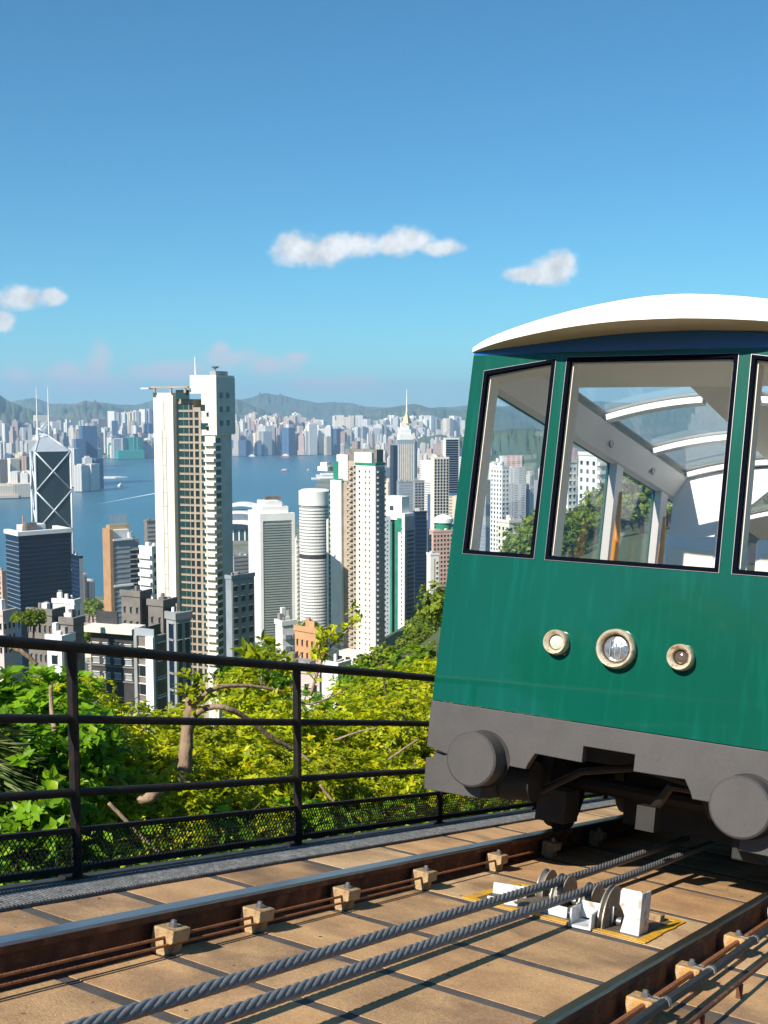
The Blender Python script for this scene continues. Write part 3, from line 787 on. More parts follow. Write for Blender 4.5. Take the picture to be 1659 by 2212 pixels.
q.box('roof_slab', 'cream', -1.6, q.a + .5, -.6, q.b + .6, q.H - 1.5, q.H - .4); q.grid('L', 'window', 'bluegrey', 4, q.b / 4 * .6, 1.1, 2.9, q.z(1500), q.H - 2, 0, q.b); q.grid('L', 'band', 'grey', 1, q.b, .3, 2.9, q.z(1500), q.H - 2.6, 0, q.b)
q.box('roof_room', 'dark', 2, q.a * .8, q.b * .5, q.b, q.H - .4, q.H + 2)
simple('apartment_block', 'grey brown tower block with three small window rows and dark side', (262, 302, 326), 1290, 250, 52, 'grey', 1400, ('window', 'glass', 3, .3, .4), None, rwall='dark', plant=1.5)
simple('apartment_block', 'grey block with black glazed side in front of the tallest cream tower', (320, 352, 380), 1310, 235, 52, 'grey', 1470, ('window', 'glass', 2, .25, .4), ('window', 'dark', 2, .6, .5), rwall='dark', plant=2)
q = Tower('apartment_block', 'white edged flats with glass roof terrace and dark window strip', (292, 334, 352), 1376, 175, 52)
q.box('wall', 'grey', 0, q.a, 0, q.b, 0, q.H); q.box('white_pier', 'white', -.5, .3, 0, q.b * .38, 0, q.H); q.box('white_pier', 'slate', -.4, .3, q.b * .85, q.b, 0, q.H)
q.box('terrace_glass', 'teal', 0, q.a, q.b * .3, q.b * .34, q.H, q.H + 1.5); q.box('terrace_glass', 'silver', -.2, 0, 0, q.b, q.H, q.H + 1.2)
q.grid('L', 'window', 'glass', 1, q.b * .34, 1.7, 2.9, q.z(1560), q.H - .6, q.b * .42, q.b * .82); q.grid('R', 'window', 'teal', 1, q.a * .6, 2.4, 2.9, q.z(1560), q.H - .6, 0, q.a)
simple('apartment_tower', 'blue grey block with tall dark glass strips at the foot of the cream tower', (362, 380, 412), 1340, 205, 35, 'slate', 1540, ('window', 'navy', 1, .5, .9), ('window', 'teal', 2, .55, .95), plant=1.5)
simple('apartment_block', 'low rust roofed house at the edge of the navy block', (-20, 4, 14), 1238, 700, 45, 'pink', 1320, ('window', 'glass', 2, .4, .5), None)
# towers seen through the tram's windows
simple('apartment_tower', 'white balcony tower on the green slope seen through the tram', (1250, 1290, 1318), 985, 420, 40, 'white', 1120, ('window', 'teal', 3, .4, .5), ('balcony', 'white', 1, .9, .4))
simple('apartment_tower', 'second white tower on the slope beside the balcony tower, seen through the tram', (1205, 1228, 1246), 1000, 520, 40, 'white', 1120, ('window', 'glass', 3, .4, .5), ('window', 'glass', 2, .4, .5))
simple('apartment_tower', 'tall white twin block in the crowded city seen through the tram side window', (1060, 1085, 1100), 1010, 760, 40, 'white', 1250, ('window', 'glass', 4, .4, .5), ('window', 'glass', 2, .4, .5))
simple('apartment_tower', 'grey green slab among white towers seen through the tram side window', (1020, 1050, 1062), 1040, 900, 50, 'bluegrey', 1250, ('band', 'silver', 1, .9, .4), None)
simple('apartment_tower', 'cream low tower nearest below in the tram side window view', (1075, 1100, 1125), 1130, 520, 40, 'cream', 1250, ('window', 'glass', 3, .4, .5), ('window', 'glass', 3, .4, .5))

# ---------------------------------------------------------------- far city, one object per building
FW = dict(
 cream=(far_mat('far_cream', (0.72, 0.62, 0.48), (0.24, 0.23, 0.22)), 'cream'),
 white=(far_mat('far_white', (0.78, 0.75, 0.69), (0.26, 0.28, 0.30)), 'white'),
 pink=(far_mat('far_pink', (0.58, 0.41, 0.36), (0.18, 0.16, 0.16)), 'pink'),
 grey=(far_mat('far_grey', (0.36, 0.37, 0.38), (0.12, 0.14, 0.16), px=9), 'grey'),
 blue=(far_mat('far_blue', (0.06, 0.12, 0.22), (0.03, 0.07, 0.14), px=11), 'blue glass'),
 brown=(far_mat('far_brown', (0.36, 0.25, 0.18), (0.12, 0.10, 0.09)), 'brown'),
 teal=(far_mat('far_teal', (0.02, 0.30, 0.24), (0.03, 0.20, 0.18), px=12), 'green netted'))
def far_mesh(kind, m):
    mb = MB()
    if kind == 0: mb.box(-.5, .5, -.5, .5, 0, 1)
    if kind == 1: mb.box(-.5, .5, -.5, .5, 0, .95); mb.box(-.25, .25, -.3, .3, .95, 1)
    if kind == 2: mb.box(-.5, .5, -.17, .17, 0, .97); mb.box(-.17, .17, -.5, .5, 0, .97); mb.box(-.12, .12, -.12, .12, .97, 1)
    if kind == 3: mb.box(-.5, .5, -.5, .5, 0, .22); mb.box(-.38, .38, -.38, .38, .22, .9); mb.box(-.22, .22, -.22, .22, .9, 1)
    if kind == 4: mb.box(-.5, -.06, -.5, .5, 0, 1); mb.box(.06, .5, -.4, .5, 0, .94); mb.box(-.06, .06, -.2, .4, 0, .9)
    return mb.mesh('far_tower', m, fix=False)
FM = {(k, c): far_mesh(k, FW[c][0]) for k in range(5) for c in FW}
MARKS = [(15, 'the rust roofed house'), (75, 'the braced twin mast tower'), (165, 'the slim navy block'), (225, 'the copper edged tower'), (285, 'the comb of roof fins'), (318, 'the white balcony flats'), (356, 'the blank cream slab'), (420, 'the tallest cream tower'), (480, 'the shaded tall side'),
         (520, 'the curved white hall'), (560, 'the stepped roof sign'), (600, 'the louvred office tower'), (640, 'the thin cream block'), (678, 'the round tower'), (722, 'the green trimmed slab'), (760, 'the tan window bay'), (800, 'the white and tan tower'), (835, 'the shaded balcony stack'), (872, 'the spire tower'), (905, 'the brown grey tower'), (945, 'the striped dark tower'), (980, 'the black glass tower'), (1020, 'the tram corner'), (1100, 'the tram side window'), (1300, 'the tram middle window')]
def mark(u): return min(MARKS, key=lambda q: abs(q[0] - u))[1]
FARV, FARI = MB(), list(FW)
def far_tower(u, D, vt, width, c, kind, where, group, base=3.0, noun='tower', depth=1.0, mass=False):
    d, sl = dirh(u, vt)
    zt = CAM_Z + sl * D
    if zt - base < 8: return
    if mass or u > 1000:
        Mx = Matrix.Translation((d.x * D, d.y * D, base)) @ Matrix.Rotation(R.uniform(0, 1.57), 4, 'Z') @ Matrix.Diagonal((width, width, zt - base, 1))
        me = FM[(kind, c)]; FARV.cur = FARI.index(c)
        FARV.add([Mx @ q.co for q in me.vertices], [tuple(p.vertices) for p in me.polygons])
        return
    o = ob('city_tower', FM[(kind, c)], None, (d.x * D, d.y * D, base), R.uniform(0, 1.57) if kind != 0 else R.choice((.5, .7, .9, 1.1)), (width, width * depth, zt - base))
    shape = ('plain slab', 'flat topped tower', 'cross shaped tower', 'podium tower', 'twin slab tower')[kind]
    tag(o, f'{FW[c][1]} {shape} {where} past {mark(u)}', noun, group)
CH = ['cream'] * 5 + ['white'] * 7 + ['pink'] * 2 + ['grey'] * 2 + ['blue'] * 2 + ['brown']
# along the far waterfront and behind it
for u, vt, c, k, wd in [(243, 888, 'white', 4, 60), (256, 890, 'white', 4, 60), (270, 889, 'white', 2, 60), (284, 888, 'cream', 2, 60), (298, 886, 'white', 4, 60), (312, 884, 'white', 4, 60), (326, 883, 'grey', 4, 60),
                        (90, 897, 'cream', 0, 110), (112, 899, 'cream', 0, 90), (215, 905, 'pink', 0, 90)]:
    far_tower(u, 9500, vt, wd, c, k, 'on the far hill line', 'towers on the far hill line')
for i in range(72):
    u = 3 + i * 4.55 + R.uniform(-3, 3)
    far_tower(u, R.uniform(7600, 9000), R.uniform(905, 935), R.uniform(34, 62), R.choice(CH), R.randrange(5), 'in the far town', 'far towers across the harbour', mass=True)
for i in range(58):
    u = 236 + i * 1.75
    far_tower(u, R.uniform(7150, 7500), R.uniform(935, 962), R.uniform(26, 48), R.choice(CH + ['teal', 'blue']), R.randrange(5), 'on the far waterfront', 'far waterfront towers, left')
for u, vt, c, wd in [(255, 948, 'grey', 70), (264, 946, 'grey', 60), (284, 945, 'teal', 40), (292, 944, 'teal', 40), (300, 945, 'teal', 40), (276, 972, 'teal', 160)]:
    far_tower(u, 7120, vt, wd, c, 0, 'by the green works', 'netted blocks on the far waterfront')
for i in range(48):
    u = 505 + i * 4.1 + R.uniform(-3, 3)
    far_tower(u, R.uniform(8000, 9200), R.uniform(888, 912) + (14 if u > 660 else 0), R.uniform(36, 60), R.choice(['cream'] * 3 + ['white'] * 3 + ['pink']), R.choice((2, 4, 1)), 'in the far town', 'far towers across the harbour, middle')
for i in range(56):
    u = 503 + i * 4.0 + R.uniform(-2, 2)
    far_tower(u, R.uniform(7350, 7800), R.uniform(912, 952), R.uniform(30, 62), R.choice(['blue', 'white', 'white', 'cream', 'grey', 'pink', 'cream', 'blue']), R.choice((0, 0, 1, 3)), 'on the far waterfront', 'far waterfront towers, middle')
for i in range(40):
    u = 728 + i * 6.9 + R.uniform(-3, 3)
    far_tower(u, R.uniform(10300, 11500), R.uniform(896, 912), R.uniform(60, 95), R.choice(['cream'] * 4 + ['white'] * 5), R.choice((2, 4, 4)), 'in the far estate', 'far estate towers, right')
for i in range(34):
    u = 728 + i * 5.6 + R.uniform(-2, 2)
    far_tower(u, R.uniform(9600, 10100), R.uniform(915, 930), R.uniform(50, 80), R.choice(['white'] * 4 + ['grey', 'cream']), R.choice((2, 4, 1)), 'on the far shore', 'far shore towers, right', mass=True)
# fine carpet of small blocks between the taller ones
for i in range(420):
    u = R.uniform(-20, 1010); D = R.uniform(7400, 10500)
    far_tower(u, D, 875 + (CAM_Z - R.uniform(50, 130)) / D * 2441, R.uniform(16, 34), R.choice(['cream', 'cream', 'white', 'white', 'white', 'pink', 'grey']), R.randrange(5), 'in the far town', 'far town', mass=True)
for i in range(160):
    u = R.uniform(735, 1330); D = R.uniform(2600, 6500)
    far_tower(u, D, max(875 + (CAM_Z - R.uniform(50, 150)) / D * 2441, 930), R.uniform(14, 26), R.choice(['cream', 'cream', 'white', 'white', 'pink']), R.randrange(5), 'in the crowded quarter', 'crowded', mass=True) if D > np.interp(u, [735, 800, 1000], [5600, 3000, 2600]) else None
# the point on the left
for u, vt, c, wd, D, k in [(178, 925, 'grey', 55, 4900, 1), (190, 920, 'blue', 60, 4850, 0), (172, 948, 'blue', 40, 4800, 0), (206, 990, 'blue', 42, 4550, 0), (188, 985, 'white', 30, 4520, 1), (196, 1002, 'white', 46, 4480, 0), (175, 1002, 'white', 40, 4450, 1),
                           (60, 985, 'brown', 44, 4450, 0), (28, 990, 'cream', 34, 4450, 0), (4, 992, 'brown', 30, 4400, 0), (44, 1018, 'white', 60, 4300, 4), (62, 1016, 'white', 50, 4300, 2), (10, 1045, 'cream', 90, 4230, 3), (55, 1043, 'cream', 110, 4260, 0)]:
    far_tower(u, D, vt, wd, c, k, 'on the harbour point', 'towers on the harbour point')
for i in range(64):
    u = -10 + i * 3.5 + R.uniform(-4, 4)
    D = R.uniform(4600, 6600); vt = np.interp(D, [4600, 6600], [985, 925]) + R.uniform(-18, 22)
    if u > 160 and D < 5200: D += 900; vt -= 20
    far_tower(u, D, vt, R.uniform(24, 46), R.choice(CH), R.randrange(5), 'packed on the harbour point', 'packed blocks on the harbour point', mass=True)
# own shore to the right
for i in range(92):
    u = 728 + R.random() ** 1.1 * 560
    lo = np.interp(u, [728, 800, 1000, 1300], [5200, 2700, 2000, 1600]); hi = np.interp(u, [728, 800, 1000, 1300], [6600, 7000, 6500, 4500])
    D = R.uniform(lo, hi); vt = 875 + (CAM_Z - R.uniform(70, 180)) / D * 2441
    far_tower(u, D, max(vt, 925), R.uniform(22, 40), R.choice(['cream', 'pink', 'white', 'white', 'pink', 'grey', 'brown', 'cream']), R.randrange(5), 'in the crowded quarter', 'crowded quarter on the near shore')
for i in range(74):
    u = 925 + R.random() * 400
    D = R.uniform(1000, 2400); vt = 875 + (CAM_Z - R.uniform(120, 250)) / D * 2441
    p = dirh(u)[0] * D
    far_tower(u, D, max(vt, 955), R.uniform(18, 30), R.choice(['white', 'white', 'cream', 'pink', 'grey', 'white', 'blue']), R.randrange(5), 'in the dense quarter', 'dense quarter below the hill', base=max(3.0, CAM_Z + terr(p.x, p.y) - 6))
for i in range(46):
    u = R.choice((R.uniform(-120, 30), R.uniform(150, 230), R.uniform(290, 345), R.uniform(495, 545), R.uniform(635, 730), R.uniform(700, 930)))
    D = R.uniform(1050, 1900); vt = 875 + (CAM_Z - R.uniform(25, 70)) / D * 2441
    p = dirh(u)[0] * D
    far_tower(u, D, vt, R.uniform(18, 40), R.choice(['white', 'grey', 'cream', 'brown', 'pink']), R.randrange(5), 'low down', 'low blocks between the towers', base=max(3.0, CAM_Z + terr(p.x, p.y) - 6), noun='block')

stuff(FARV.build('distant_city', [FW[c][0] for c in FARI], fix=False))['label'] = 'mass of distant tower blocks filling the far town'
# ---------------------------------------------------------------- boats and quays
hullm = mat('boat_white', (0.8, 0.8, 0.78), rough=0.5); hullr = mat('boat_red', (0.45, 0.12, 0.08), rough=0.5)
def boat(u, v, L_, label, m, ang=0.3):
    p = sea_point(u, v); t = thing('ferry' if L_ > 40 else 'boat', label, 'boat', 'boats on the harbour', loc=(p.x, p.y, 0), rotz=ang)
    w_ = L_ * .24
    MB().prism([(-L_ / 2, -w_ / 2), (L_ * .3, -w_ / 2), (L_ / 2, 0), (L_ * .3, w_ / 2), (-L_ / 2, w_ / 2)], 2, -1, L_ * .09).build('hull', m, t)
    MB().box(-L_ * .35, L_ * .22, -w_ * .4, w_ * .4, L_ * .09, L_ * .2).box(-L_ * .2, L_ * .1, -w_ * .3, w_ * .3, L_ * .2, L_ * .28).build('cabin', hullm, t)
boat(262, 1050, 42, 'white ferry alone in the open water beside the tallest tower', hullm, 1.2)
boat(545, 986, 50, 'white boat in the water above the louvred tower', hullm, .2)
boat(618, 987, 70, 'red hulled ship anchored in the far harbour', hullr, .1)
boat(615, 1018, 44, 'small red boat in mid harbour', hullr, .5)
boat(668, 1016, 26, 'tiny white boat near the quay', hullm, .8)
for u, v, L_ in ((702, 1035, 120), (706, 1028, 100)):
    p = sea_point(u, v); tag(MB().box(-L_ / 2, L_ / 2, -12, 12, -1, 7).box(-L_ * .3, L_ * .3, -9, 9, 7, 13).build('pier', pal['white'], mw=Matrix.Translation((p.x, p.y, 0)) @ Matrix.Rotation(.25, 4, 'Z')), 'white pier shed at the water left of the white and tan tower', 'pier', 'pier sheds')
p = sea_point(192, 1033); o = MB().prism([(-190, -22), (120, -30), (170, 0), (120, 26), (-190, 22)], 2, -1, 6).box(-120, 60, -16, 16, 6, 14).build('pier', pal['white'], mw=Matrix.Translation((p.x, p.y, 0)) @ Matrix.Rotation(.12, 4, 'Z'))
tag(o, 'long white pier at the tip of the harbour point', 'pier')
for (u0, v0), (u1, v1), lab, nm in [((505, 971), (690, 966.5), 'pale sea wall along the far waterfront', 'sea_wall'), ((236, 985), (333, 979), 'sandy sea wall below the netted blocks', 'sea_wall'), ((-20, 1067), (72, 1060), 'pale sea wall round the harbour point', 'sea_wall')]:
    a, b = sea_point(u0, v0), sea_point(u1, v1); d = (b - a); nrm = Vector((-d.y, d.x, 0)).normalized() * 14
    tag(MB().prism([(a.x, a.y), (b.x, b.y), (b.x + nrm.x, b.y + nrm.y), (a.x + nrm.x, a.y + nrm.y)], 2, -2, 7).build(nm, pal['cream']), lab, 'sea wall')
wk = mat('foam', (0.55, 0.65, 0.70), rough=0.8)
a, b = sea_point(195, 1092), sea_point(345, 1064); d = (b - a).normalized(); nn = Vector((-d.y, d.x, 0))
stuff(tag(MB().add([a, b - nn * 9, b + nn * 9, a + (b - a) * .5 + nn * 4], [(0, 1, 2, 3)]).build('wake', wk, mw=Matrix.Translation((0, 0, .3))), 'thin white wake drawn across the harbour', 'wake'))
# ================================================================ rails, clamps, ropes
rust_m = mat('rust', (0.13, 0.045, 0.018), (0.07, 0.026, 0.012), 14, 0.8, bump=0.5, bscale=80, c3=(0.22, 0.085, 0.03), s3=9)
rustrod_m = mat('orange_rust', (0.36, 0.13, 0.045), (0.24, 0.085, 0.03), 20, 0.8, bump=0.4)
head_m = mat('polished_rail', (0.34, 0.36, 0.40), (0.24, 0.25, 0.28), 12, 0.32, metal=0.85, stretch=(30, 1, 30))
headr_m = mat('greased_rail', (0.10, 0.095, 0.075), (0.17, 0.16, 0.13), 10, 0.3, metal=0.8, stretch=(40, 1, 40))
block_m = mat('ochre_clamp', (0.47, 0.33, 0.17), (0.36, 0.23, 0.11), 30, 0.75, bump=0.5, bscale=120, c3=(0.25, 0.15, 0.08), s3=25)
blocky_m = mat('orange_clamp', (0.56, 0.31, 0.09), (0.42, 0.22, 0.07), 30, 0.75, bump=0.5, bscale=120, c3=(0.45, 0.40, 0.32), s3=22)
steel_m = mat('dull_steel', (0.30, 0.30, 0.30), (0.18, 0.17, 0.16), 25, 0.45, metal=0.7)
rope_m = mat('greased_wire', (0.16, 0.16, 0.165), (0.23, 0.23, 0.235), 40, 0.45, metal=0.25)
black_m = mat('black_rubber', (0.02, 0.02, 0.022), (0.035, 0.035, 0.035), 30, 0.6)
def rail(label, t0, hm, w_=0.078):
    r = thing('rail', label, 'rail', 'running rails', mw=in_track(t0 + w_ / 2, 0, GROUND))
    h = RAILTOP - GROUND
    hw = w_ / 2
    MB().prism([(-hw, h - .009), (-hw + .009, h), (hw - .007, h), (hw, h - .007), (hw, h - .010), (-hw, h - .012)], 1, -5, 24).build('running_surface', hm, r)
    MB().prism([(-hw, h - .036), (-hw, h - .012), (hw - .0015, h - .010), (hw - .0015, h - .034), (.012, h - .046), (-.012, h - .046)], 1, -5, 24).build('rail_head', rust_m, r)
    MB().prism([(-.011, .02), (-.011, h - .046), (.011, h - .046), (.011, .02)], 1, -5, 24).build('rail_web', rust_m, r)
    MB().prism([(-.062, -.014), (.062, -.014), (.062, .006), (.011, .02), (-.011, .02), (-.062, .006)], 1, -5, 24).build('rail_foot', rust_m, r)
    return r
rail('left running rail with blue grey worn top and rusty side, next to the kerb', -2.908, head_m)
rail('right running rail with dark greased top beside the black conduit', -1.333, headr_m, .050)
def clamp_mesh(m, name='clamp_block'):
    return MB().prism([(-.05, 0), (.02, 0), (.02, .035), (.048, .05), (.048, .096), (-.05, .096), (-.05, .05)], 1, 0, .105).mesh(name, [m])
bolt_me = MB().lathe([(.017, 0), (.017, .012), (.011, .016), (.011, .024), (.004, .027)], (0, 0, 0), 2, 8).mesh('bolt', steel_m)
cm1, cm2 = clamp_mesh(block_m), clamp_mesh(blocky_m)
def clamp(t0, s0, me, label, group):
    r = thing('rail_clamp', label, 'rail clamp', group, mw=in_track(t0, s0, GROUND) @ Matrix.Rotation(R.uniform(-.05, .05), 4, 'Z'))
    b = ob('clamp_block', me, r); v = b.modifiers.new('bevel', 'BEVEL'); v.width = .004; v.segments = 2
    ob('bolt', bolt_me, r, (.005, .05, .096))
    return r
for i, s0 in enumerate([3.40, 3.94, 4.63, 5.41, 6.33, 7.2, 8.1]):
    clamp(-2.775, s0, cm1, 'ochre clamp of the left rail, ' + ('third uphill of the sheave pit', 'second uphill of the sheave pit', 'first uphill of the sheave pit', 'level with the sheave pit', 'first downhill of the sheave pit', 'second downhill of the sheave pit', 'third downhill of the sheave pit, under the tram')[i], 'clamps along the left rail')
for i, s0 in enumerate([3.6, 4.19, 4.83, 5.63, 6.6]):
    clamp(-1.215, s0, cm2, 'orange clamp of the right rail, ' + ('third uphill of the sheave pit', 'second uphill of the sheave pit', 'first uphill of the sheave pit', 'level with the sheave pit', 'first downhill of the sheave pit')[i], 'clamps along the right rail')
def rod(label, pts, r, m, name='rod', cat='rod', group=None, seg=8):
    return tag(MB().tube([(p[0], p[1], p[2]) for p in pts], r, seg).build(name, m, smooth='auto', mw=TM), label, cat, group)
rod('upper thin orange rusty bar running through the left clamps', [(-2.765, -3, -1.165), (-2.765, 6.9, -1.165)], .0065, rustrod_m, group='thin rusty bars')
rod('lower thin orange rusty bar running under the left clamps', [(-2.742, -3, -1.186), (-2.742, 5.3, -1.186)], .0055, rustrod_m, group='thin rusty bars')
rod('orange rusty bar running through the right clamps', [(-1.20, -2, -1.155), (-1.20, 12, -1.155)], .012, rustrod_m)
rod('black conduit clipped along the right clamps', [(-1.135, -2 + k * .5, -1.135 + .004 * math.sin(k * 1.7)) for k in range(28)], .018, black_m, 'conduit', 'conduit')
rod('thin brown rod on small pegs at the right of the line', [(-1.03, -2, -1.165), (-1.03, 12, -1.165)], .009, rust_m)
for s0 in (3.1, 3.75, 4.35, 4.95, 5.7, 6.5):
    o = MB().box(-.011, .011, -.011, .011, -.002, .058).build('peg', rust_m, mw=in_track(-1.03, s0)); tag(o, 'small rusty peg carrying the thin brown rod', 'peg', 'rod pegs')
clip = MB().lathe([(.022, -.015), (.022, .015)], (0, 0, 0), 1, 10).box(-.075, 0, -.012, .012, -.005, .006).mesh('conduit_clip', steel_m)
for s0 in (2.55, 3.1, 3.65, 4.24, 4.88, 5.68, 6.65):
    o = ob('conduit_clip', clip); o.matrix_world = in_track(-1.135, s0, -1.135); tag(o, 'bright metal clip holding the black conduit to a clamp', 'clip', 'conduit clips')

def rope(label, t0, n0, s0, s1, s2, n2):
    """six laid strands round a core"""
    mb = MB(); Rr, rs, lay = .0138, .0092, .30
    def axis(s): return (t0, s, n0 if s < s2 else n0 + (n2 - n0) * (s - s2))
    ns = int((s1 - s0) / .0125)
    for k in range(6):
        pts = []
        for i in range(ns + 1):
            s = s0 + (s1 - s0) * i / ns; a = 2 * math.pi * (s / lay + k / 6); c = axis(s)
            pts.append((c[0] + Rr * math.cos(a), c[1], c[2] + Rr * math.sin(a)))
        mb.tube(pts, rs, 6)
    return tag(mb.build('haulage_rope', rope_m, smooth=True, fix=False, mw=TM), label, 'wire rope', 'haulage ropes')
rope('upper twisted steel haulage rope, nearer the left rail', -2.175, -1.105, -.6, 8.3, 6.3, -1.09)
rope('lower twisted steel haulage rope, nearer the right rail', -1.995, -1.105, -.6, 8.6, 6.3, -1.09)

# ---------------------------------------------------------------- sheaves in their pit
white_m = mat('white_bracket', (0.66, 0.69, 0.72), (0.50, 0.52, 0.53), 12, 0.5, c3=(0.30, 0.23, 0.16), s3=16, grain=.12, gscale=70)
disc_m = mat('sheave_steel', (0.40, 0.37, 0.32), (0.30, 0.27, 0.235), 20, 0.5, metal=0.5, c3=(0.30, 0.2, 0.12), s3=10)
yel_m = mat('yellow_paint', (0.80, 0.42, 0.01), (0.70, 0.35, 0.02), 9, 0.6, bump=.3, c3=(0.45, 0.27, 0.10), s3=14)
pit_m = mat('oily_pit', (0.09, 0.08, 0.07), (0.17, 0.13, 0.09), 10, 0.7, bump=.5)
pit = structure(MB().box(-2.50, -1.63, 5.53, 6.12, -1.2305, -1.2255).build('pit_floor', pit_m, mw=TM))
for k, (a, b, c, d) in enumerate([(-1.63, -1.585, 5.47, 6.17), (-2.55, -2.50, 5.47, 6.17), (-2.50, -1.63, 5.47, 5.53), (-2.50, -1.63, 6.12, 6.17)]):
    mb = MB(); n = 14; long_s = (d - c) > (b - a)
    p1 = [((a if long_s else a + (b - a) * i / n) + (R.uniform(-.004, .004) if long_s else 0), (c + (d - c) * i / n if long_s else c) + (0 if long_s else R.uniform(-.004, .004))) for i in range(n + 1)]
    p2 = [((b if long_s else a + (b - a) * i / n) + (R.uniform(-.004, .004) if long_s else 0), (c + (d - c) * i / n if long_s else d) + (0 if long_s else R.uniform(-.004, .004))) for i in range(n + 1)]
    mb.prism(p1 + p2[::-1], 2, -1.2262, -1.2222)
    structure(mb.build('painted_line', yel_m, mw=TM))
def sheave(label, t0, s0, rad_, m=None, width=.05):
    r = thing('rope_sheave', label, 'sheave', 'rope sheaves', mw=in_track(t0, s0, GROUND + .004))
    c = (0, 0, .022)
    MB().lathe([(rad_ * .3, -width / 2 - .012), (rad_, -width / 2 - .006), (rad_, -width / 2), (rad_ * .86, -width / 2 + .006), (rad_ * .80, 0), (rad_ * .86, width / 2 - .006), (rad_, width / 2), (rad_, width / 2 + .006), (rad_ * .3, width / 2 + .012)], c, 0, 40).build('wheel', m or disc_m, r, smooth='auto')
    MB().lathe([(.022, -width / 2 - .05), (.022, width / 2 + .05)], c, 0, 14).build('axle', steel_m, r, smooth='auto')
    MB().lathe([(rad_ * .35, -width / 2 - .016), (rad_ * .35, width / 2 + .016)], c, 0, 20).build('hub', steel_m, r, smooth='auto')
sheave('steel sheave under the upper rope', -2.175, 5.93, .125)
sheave('steel sheave under the lower rope', -1.995, 5.86, .125)
sheave('bare grooveless steel sheave beside the white upright plate', -1.835, 5.70, .165, width=.018)
sheave('rear steel sheave left of the ropes', -2.32, 6.05, .11, width=.03)
def wb(name, label, shapes, t0, s0, rz=0, n0=GROUND + .002):
    mb = MB()
    for q in shapes: mb.box(*q)
    return tag(mb.build(name, white_m, mw=in_track(t0, s0, n0) @ Matrix.Rotation(rz, 4, 'Z'), bevel=.004), label, 'bracket')
o = MB().prism([(-.045, 0), (.05, 0), (.05, .20), (.042, .21), (-.05, .208), (-.06, .195), (-.06, .13), (-.04, .10), (-.03, .08)], 1, 0, .012).box(.038, .05, .012, .15, 0, .2).build('bracket', white_m, mw=in_track(-1.70, 5.58, GROUND + .002), bevel=.004)
tag(o, 'white upright bracket plate with curved notch at the right of the sheaves', 'bracket')
wb('bracket', 'white open steel channel lying in front of the bare sheave', [(-.055, -.043, 0, .2, 0, .088), (.043, .055, 0, .2, 0, .075), (-.043, .043, 0, .2, 0, .012), (-.043, .12, .19, .2, .02, .10)], -1.90, 5.44, .12)
wb('bracket', 'low white base plate under the lower rope', [(-.10, .05, 0, .012, 0, .055), (-.10, .05, .012, .12, 0, .01)], -2.07, 5.58, -.05)
wb('bracket', 'white angle bracket left of the upper rope', [(-.09, .09, 0, .010, 0, .06), (-.09, .09, .010, .06, 0, .010), (.07, .09, .010, .10, .010, .05)], -2.42, 5.78, .45)
wb('bracket', 'small white angle between the pit and the upper rope', [(-.08, .08, 0, .01, 0, .03), (-.08, .08, .01, .05, 0, .008), (.05, .08, -.03, .06, .03, .06)], -2.36, 5.55, .3)
for k, (a, b, c, lab) in enumerate([(-1.76, 6.05, -.1, 'long pale timber block at the far end of the pit'), (-1.95, 6.2, .0, 'pale timber block by the lower rope near the tram shadow')]):
    tag(MB().box(-.09, .09, -.03, .03, 0, .035).build('timber_block', block_m, mw=in_track(a, b, GROUND + .003) @ Matrix.Rotation(c, 4, 'Z'), bevel=.004), lab, 'block')

# ================================================================ fence
fence_m = mat('black_iron', (0.010, 0.009, 0.010), (0.018, 0.014, 0.013), 30, 0.6, bump=0.4, bscale=150, c3=(0.035, 0.018, 0.012), s3=12, spec=.3)
FT = -4.0
fe = thing('railing', 'black iron railing with four rails and fine mesh foot panel along the line', 'railing', mw=in_track(FT, 0, 0))
UPv = Vector((0, -math.sin(SLOPE), math.cos(SLOPE)))            # world up seen in the track frame
for n0, r_ in ((-.195, .027), (-.535, .021), (-.885, .021)):
    MB().tube([(0, -9, n0)] + [(0, s, n0 + .003 * math.sin(s * 2.1)) for s in np.arange(-8, 30, 1.0)], r_, 10).build('rail_bar', fence_m, fe, smooth='auto')
MB().box(-.012, .012, -9, 29, -1.075, -1.05).build('mesh_rail', fence_m, fe)
MB().box(-.02, .02, -9, 29, -1.262, -1.232).build('bottom_bar', fence_m, fe)
posts = [-5.3, -3.4, -1.5, .40, 2.30, 4.19, 6.08, 8.01, 9.93, 11.85, 13.8, 15.7, 17.6]
for s0 in posts:
    base = Vector((0, s0 + .01, -1.296)); k = (1.296 - .20) / UPv.z
    p = MB().tube([base, base + UPv * k * .5, base + UPv * k], .026, 8).build('post', fence_m, fe, smooth='auto')
    MB().box(-.06, .06, s0 - .06, s0 + .06, -1.296, -1.286).build('foot_plate', fence_m, p)
def mesh_panel(a, b):
    mb = MB(); hgt = .175; z0, z1 = -1.238, -1.07; st = .030
    i = a - hgt
    while i < b:
        for sg in (1, -1):
            y0, y1 = (i, i + hgt * .75) if sg > 0 else (i + hgt * .75, i)
            za, zb_ = z0, z1
            def clipq(y): return z0 + (y - y0) / (y1 - y0) * (z1 - z0)
            ya, yb = min(max(y0, a), b), min(max(y1, a), b)
            if abs(ya - yb) < .01: continue
            za, zb_ = clipq(ya), clipq(yb); w_ = .0024
            x = .002 * sg
            mb.add([(x, ya - w_, za), (x, ya + w_, za), (x, yb + w_, zb_), (x, yb - w_, zb_), (x + .004, ya - w_, za), (x + .004, ya + w_, za), (x + .004, yb + w_, zb_), (x + .004, yb - w_, zb_)], [(0, 1, 2, 3), (7, 6, 5, 4), (0, 3, 7, 4), (1, 5, 6, 2)])
        i += st
    mb.build('mesh_panel', fence_m, fe, fix=False)
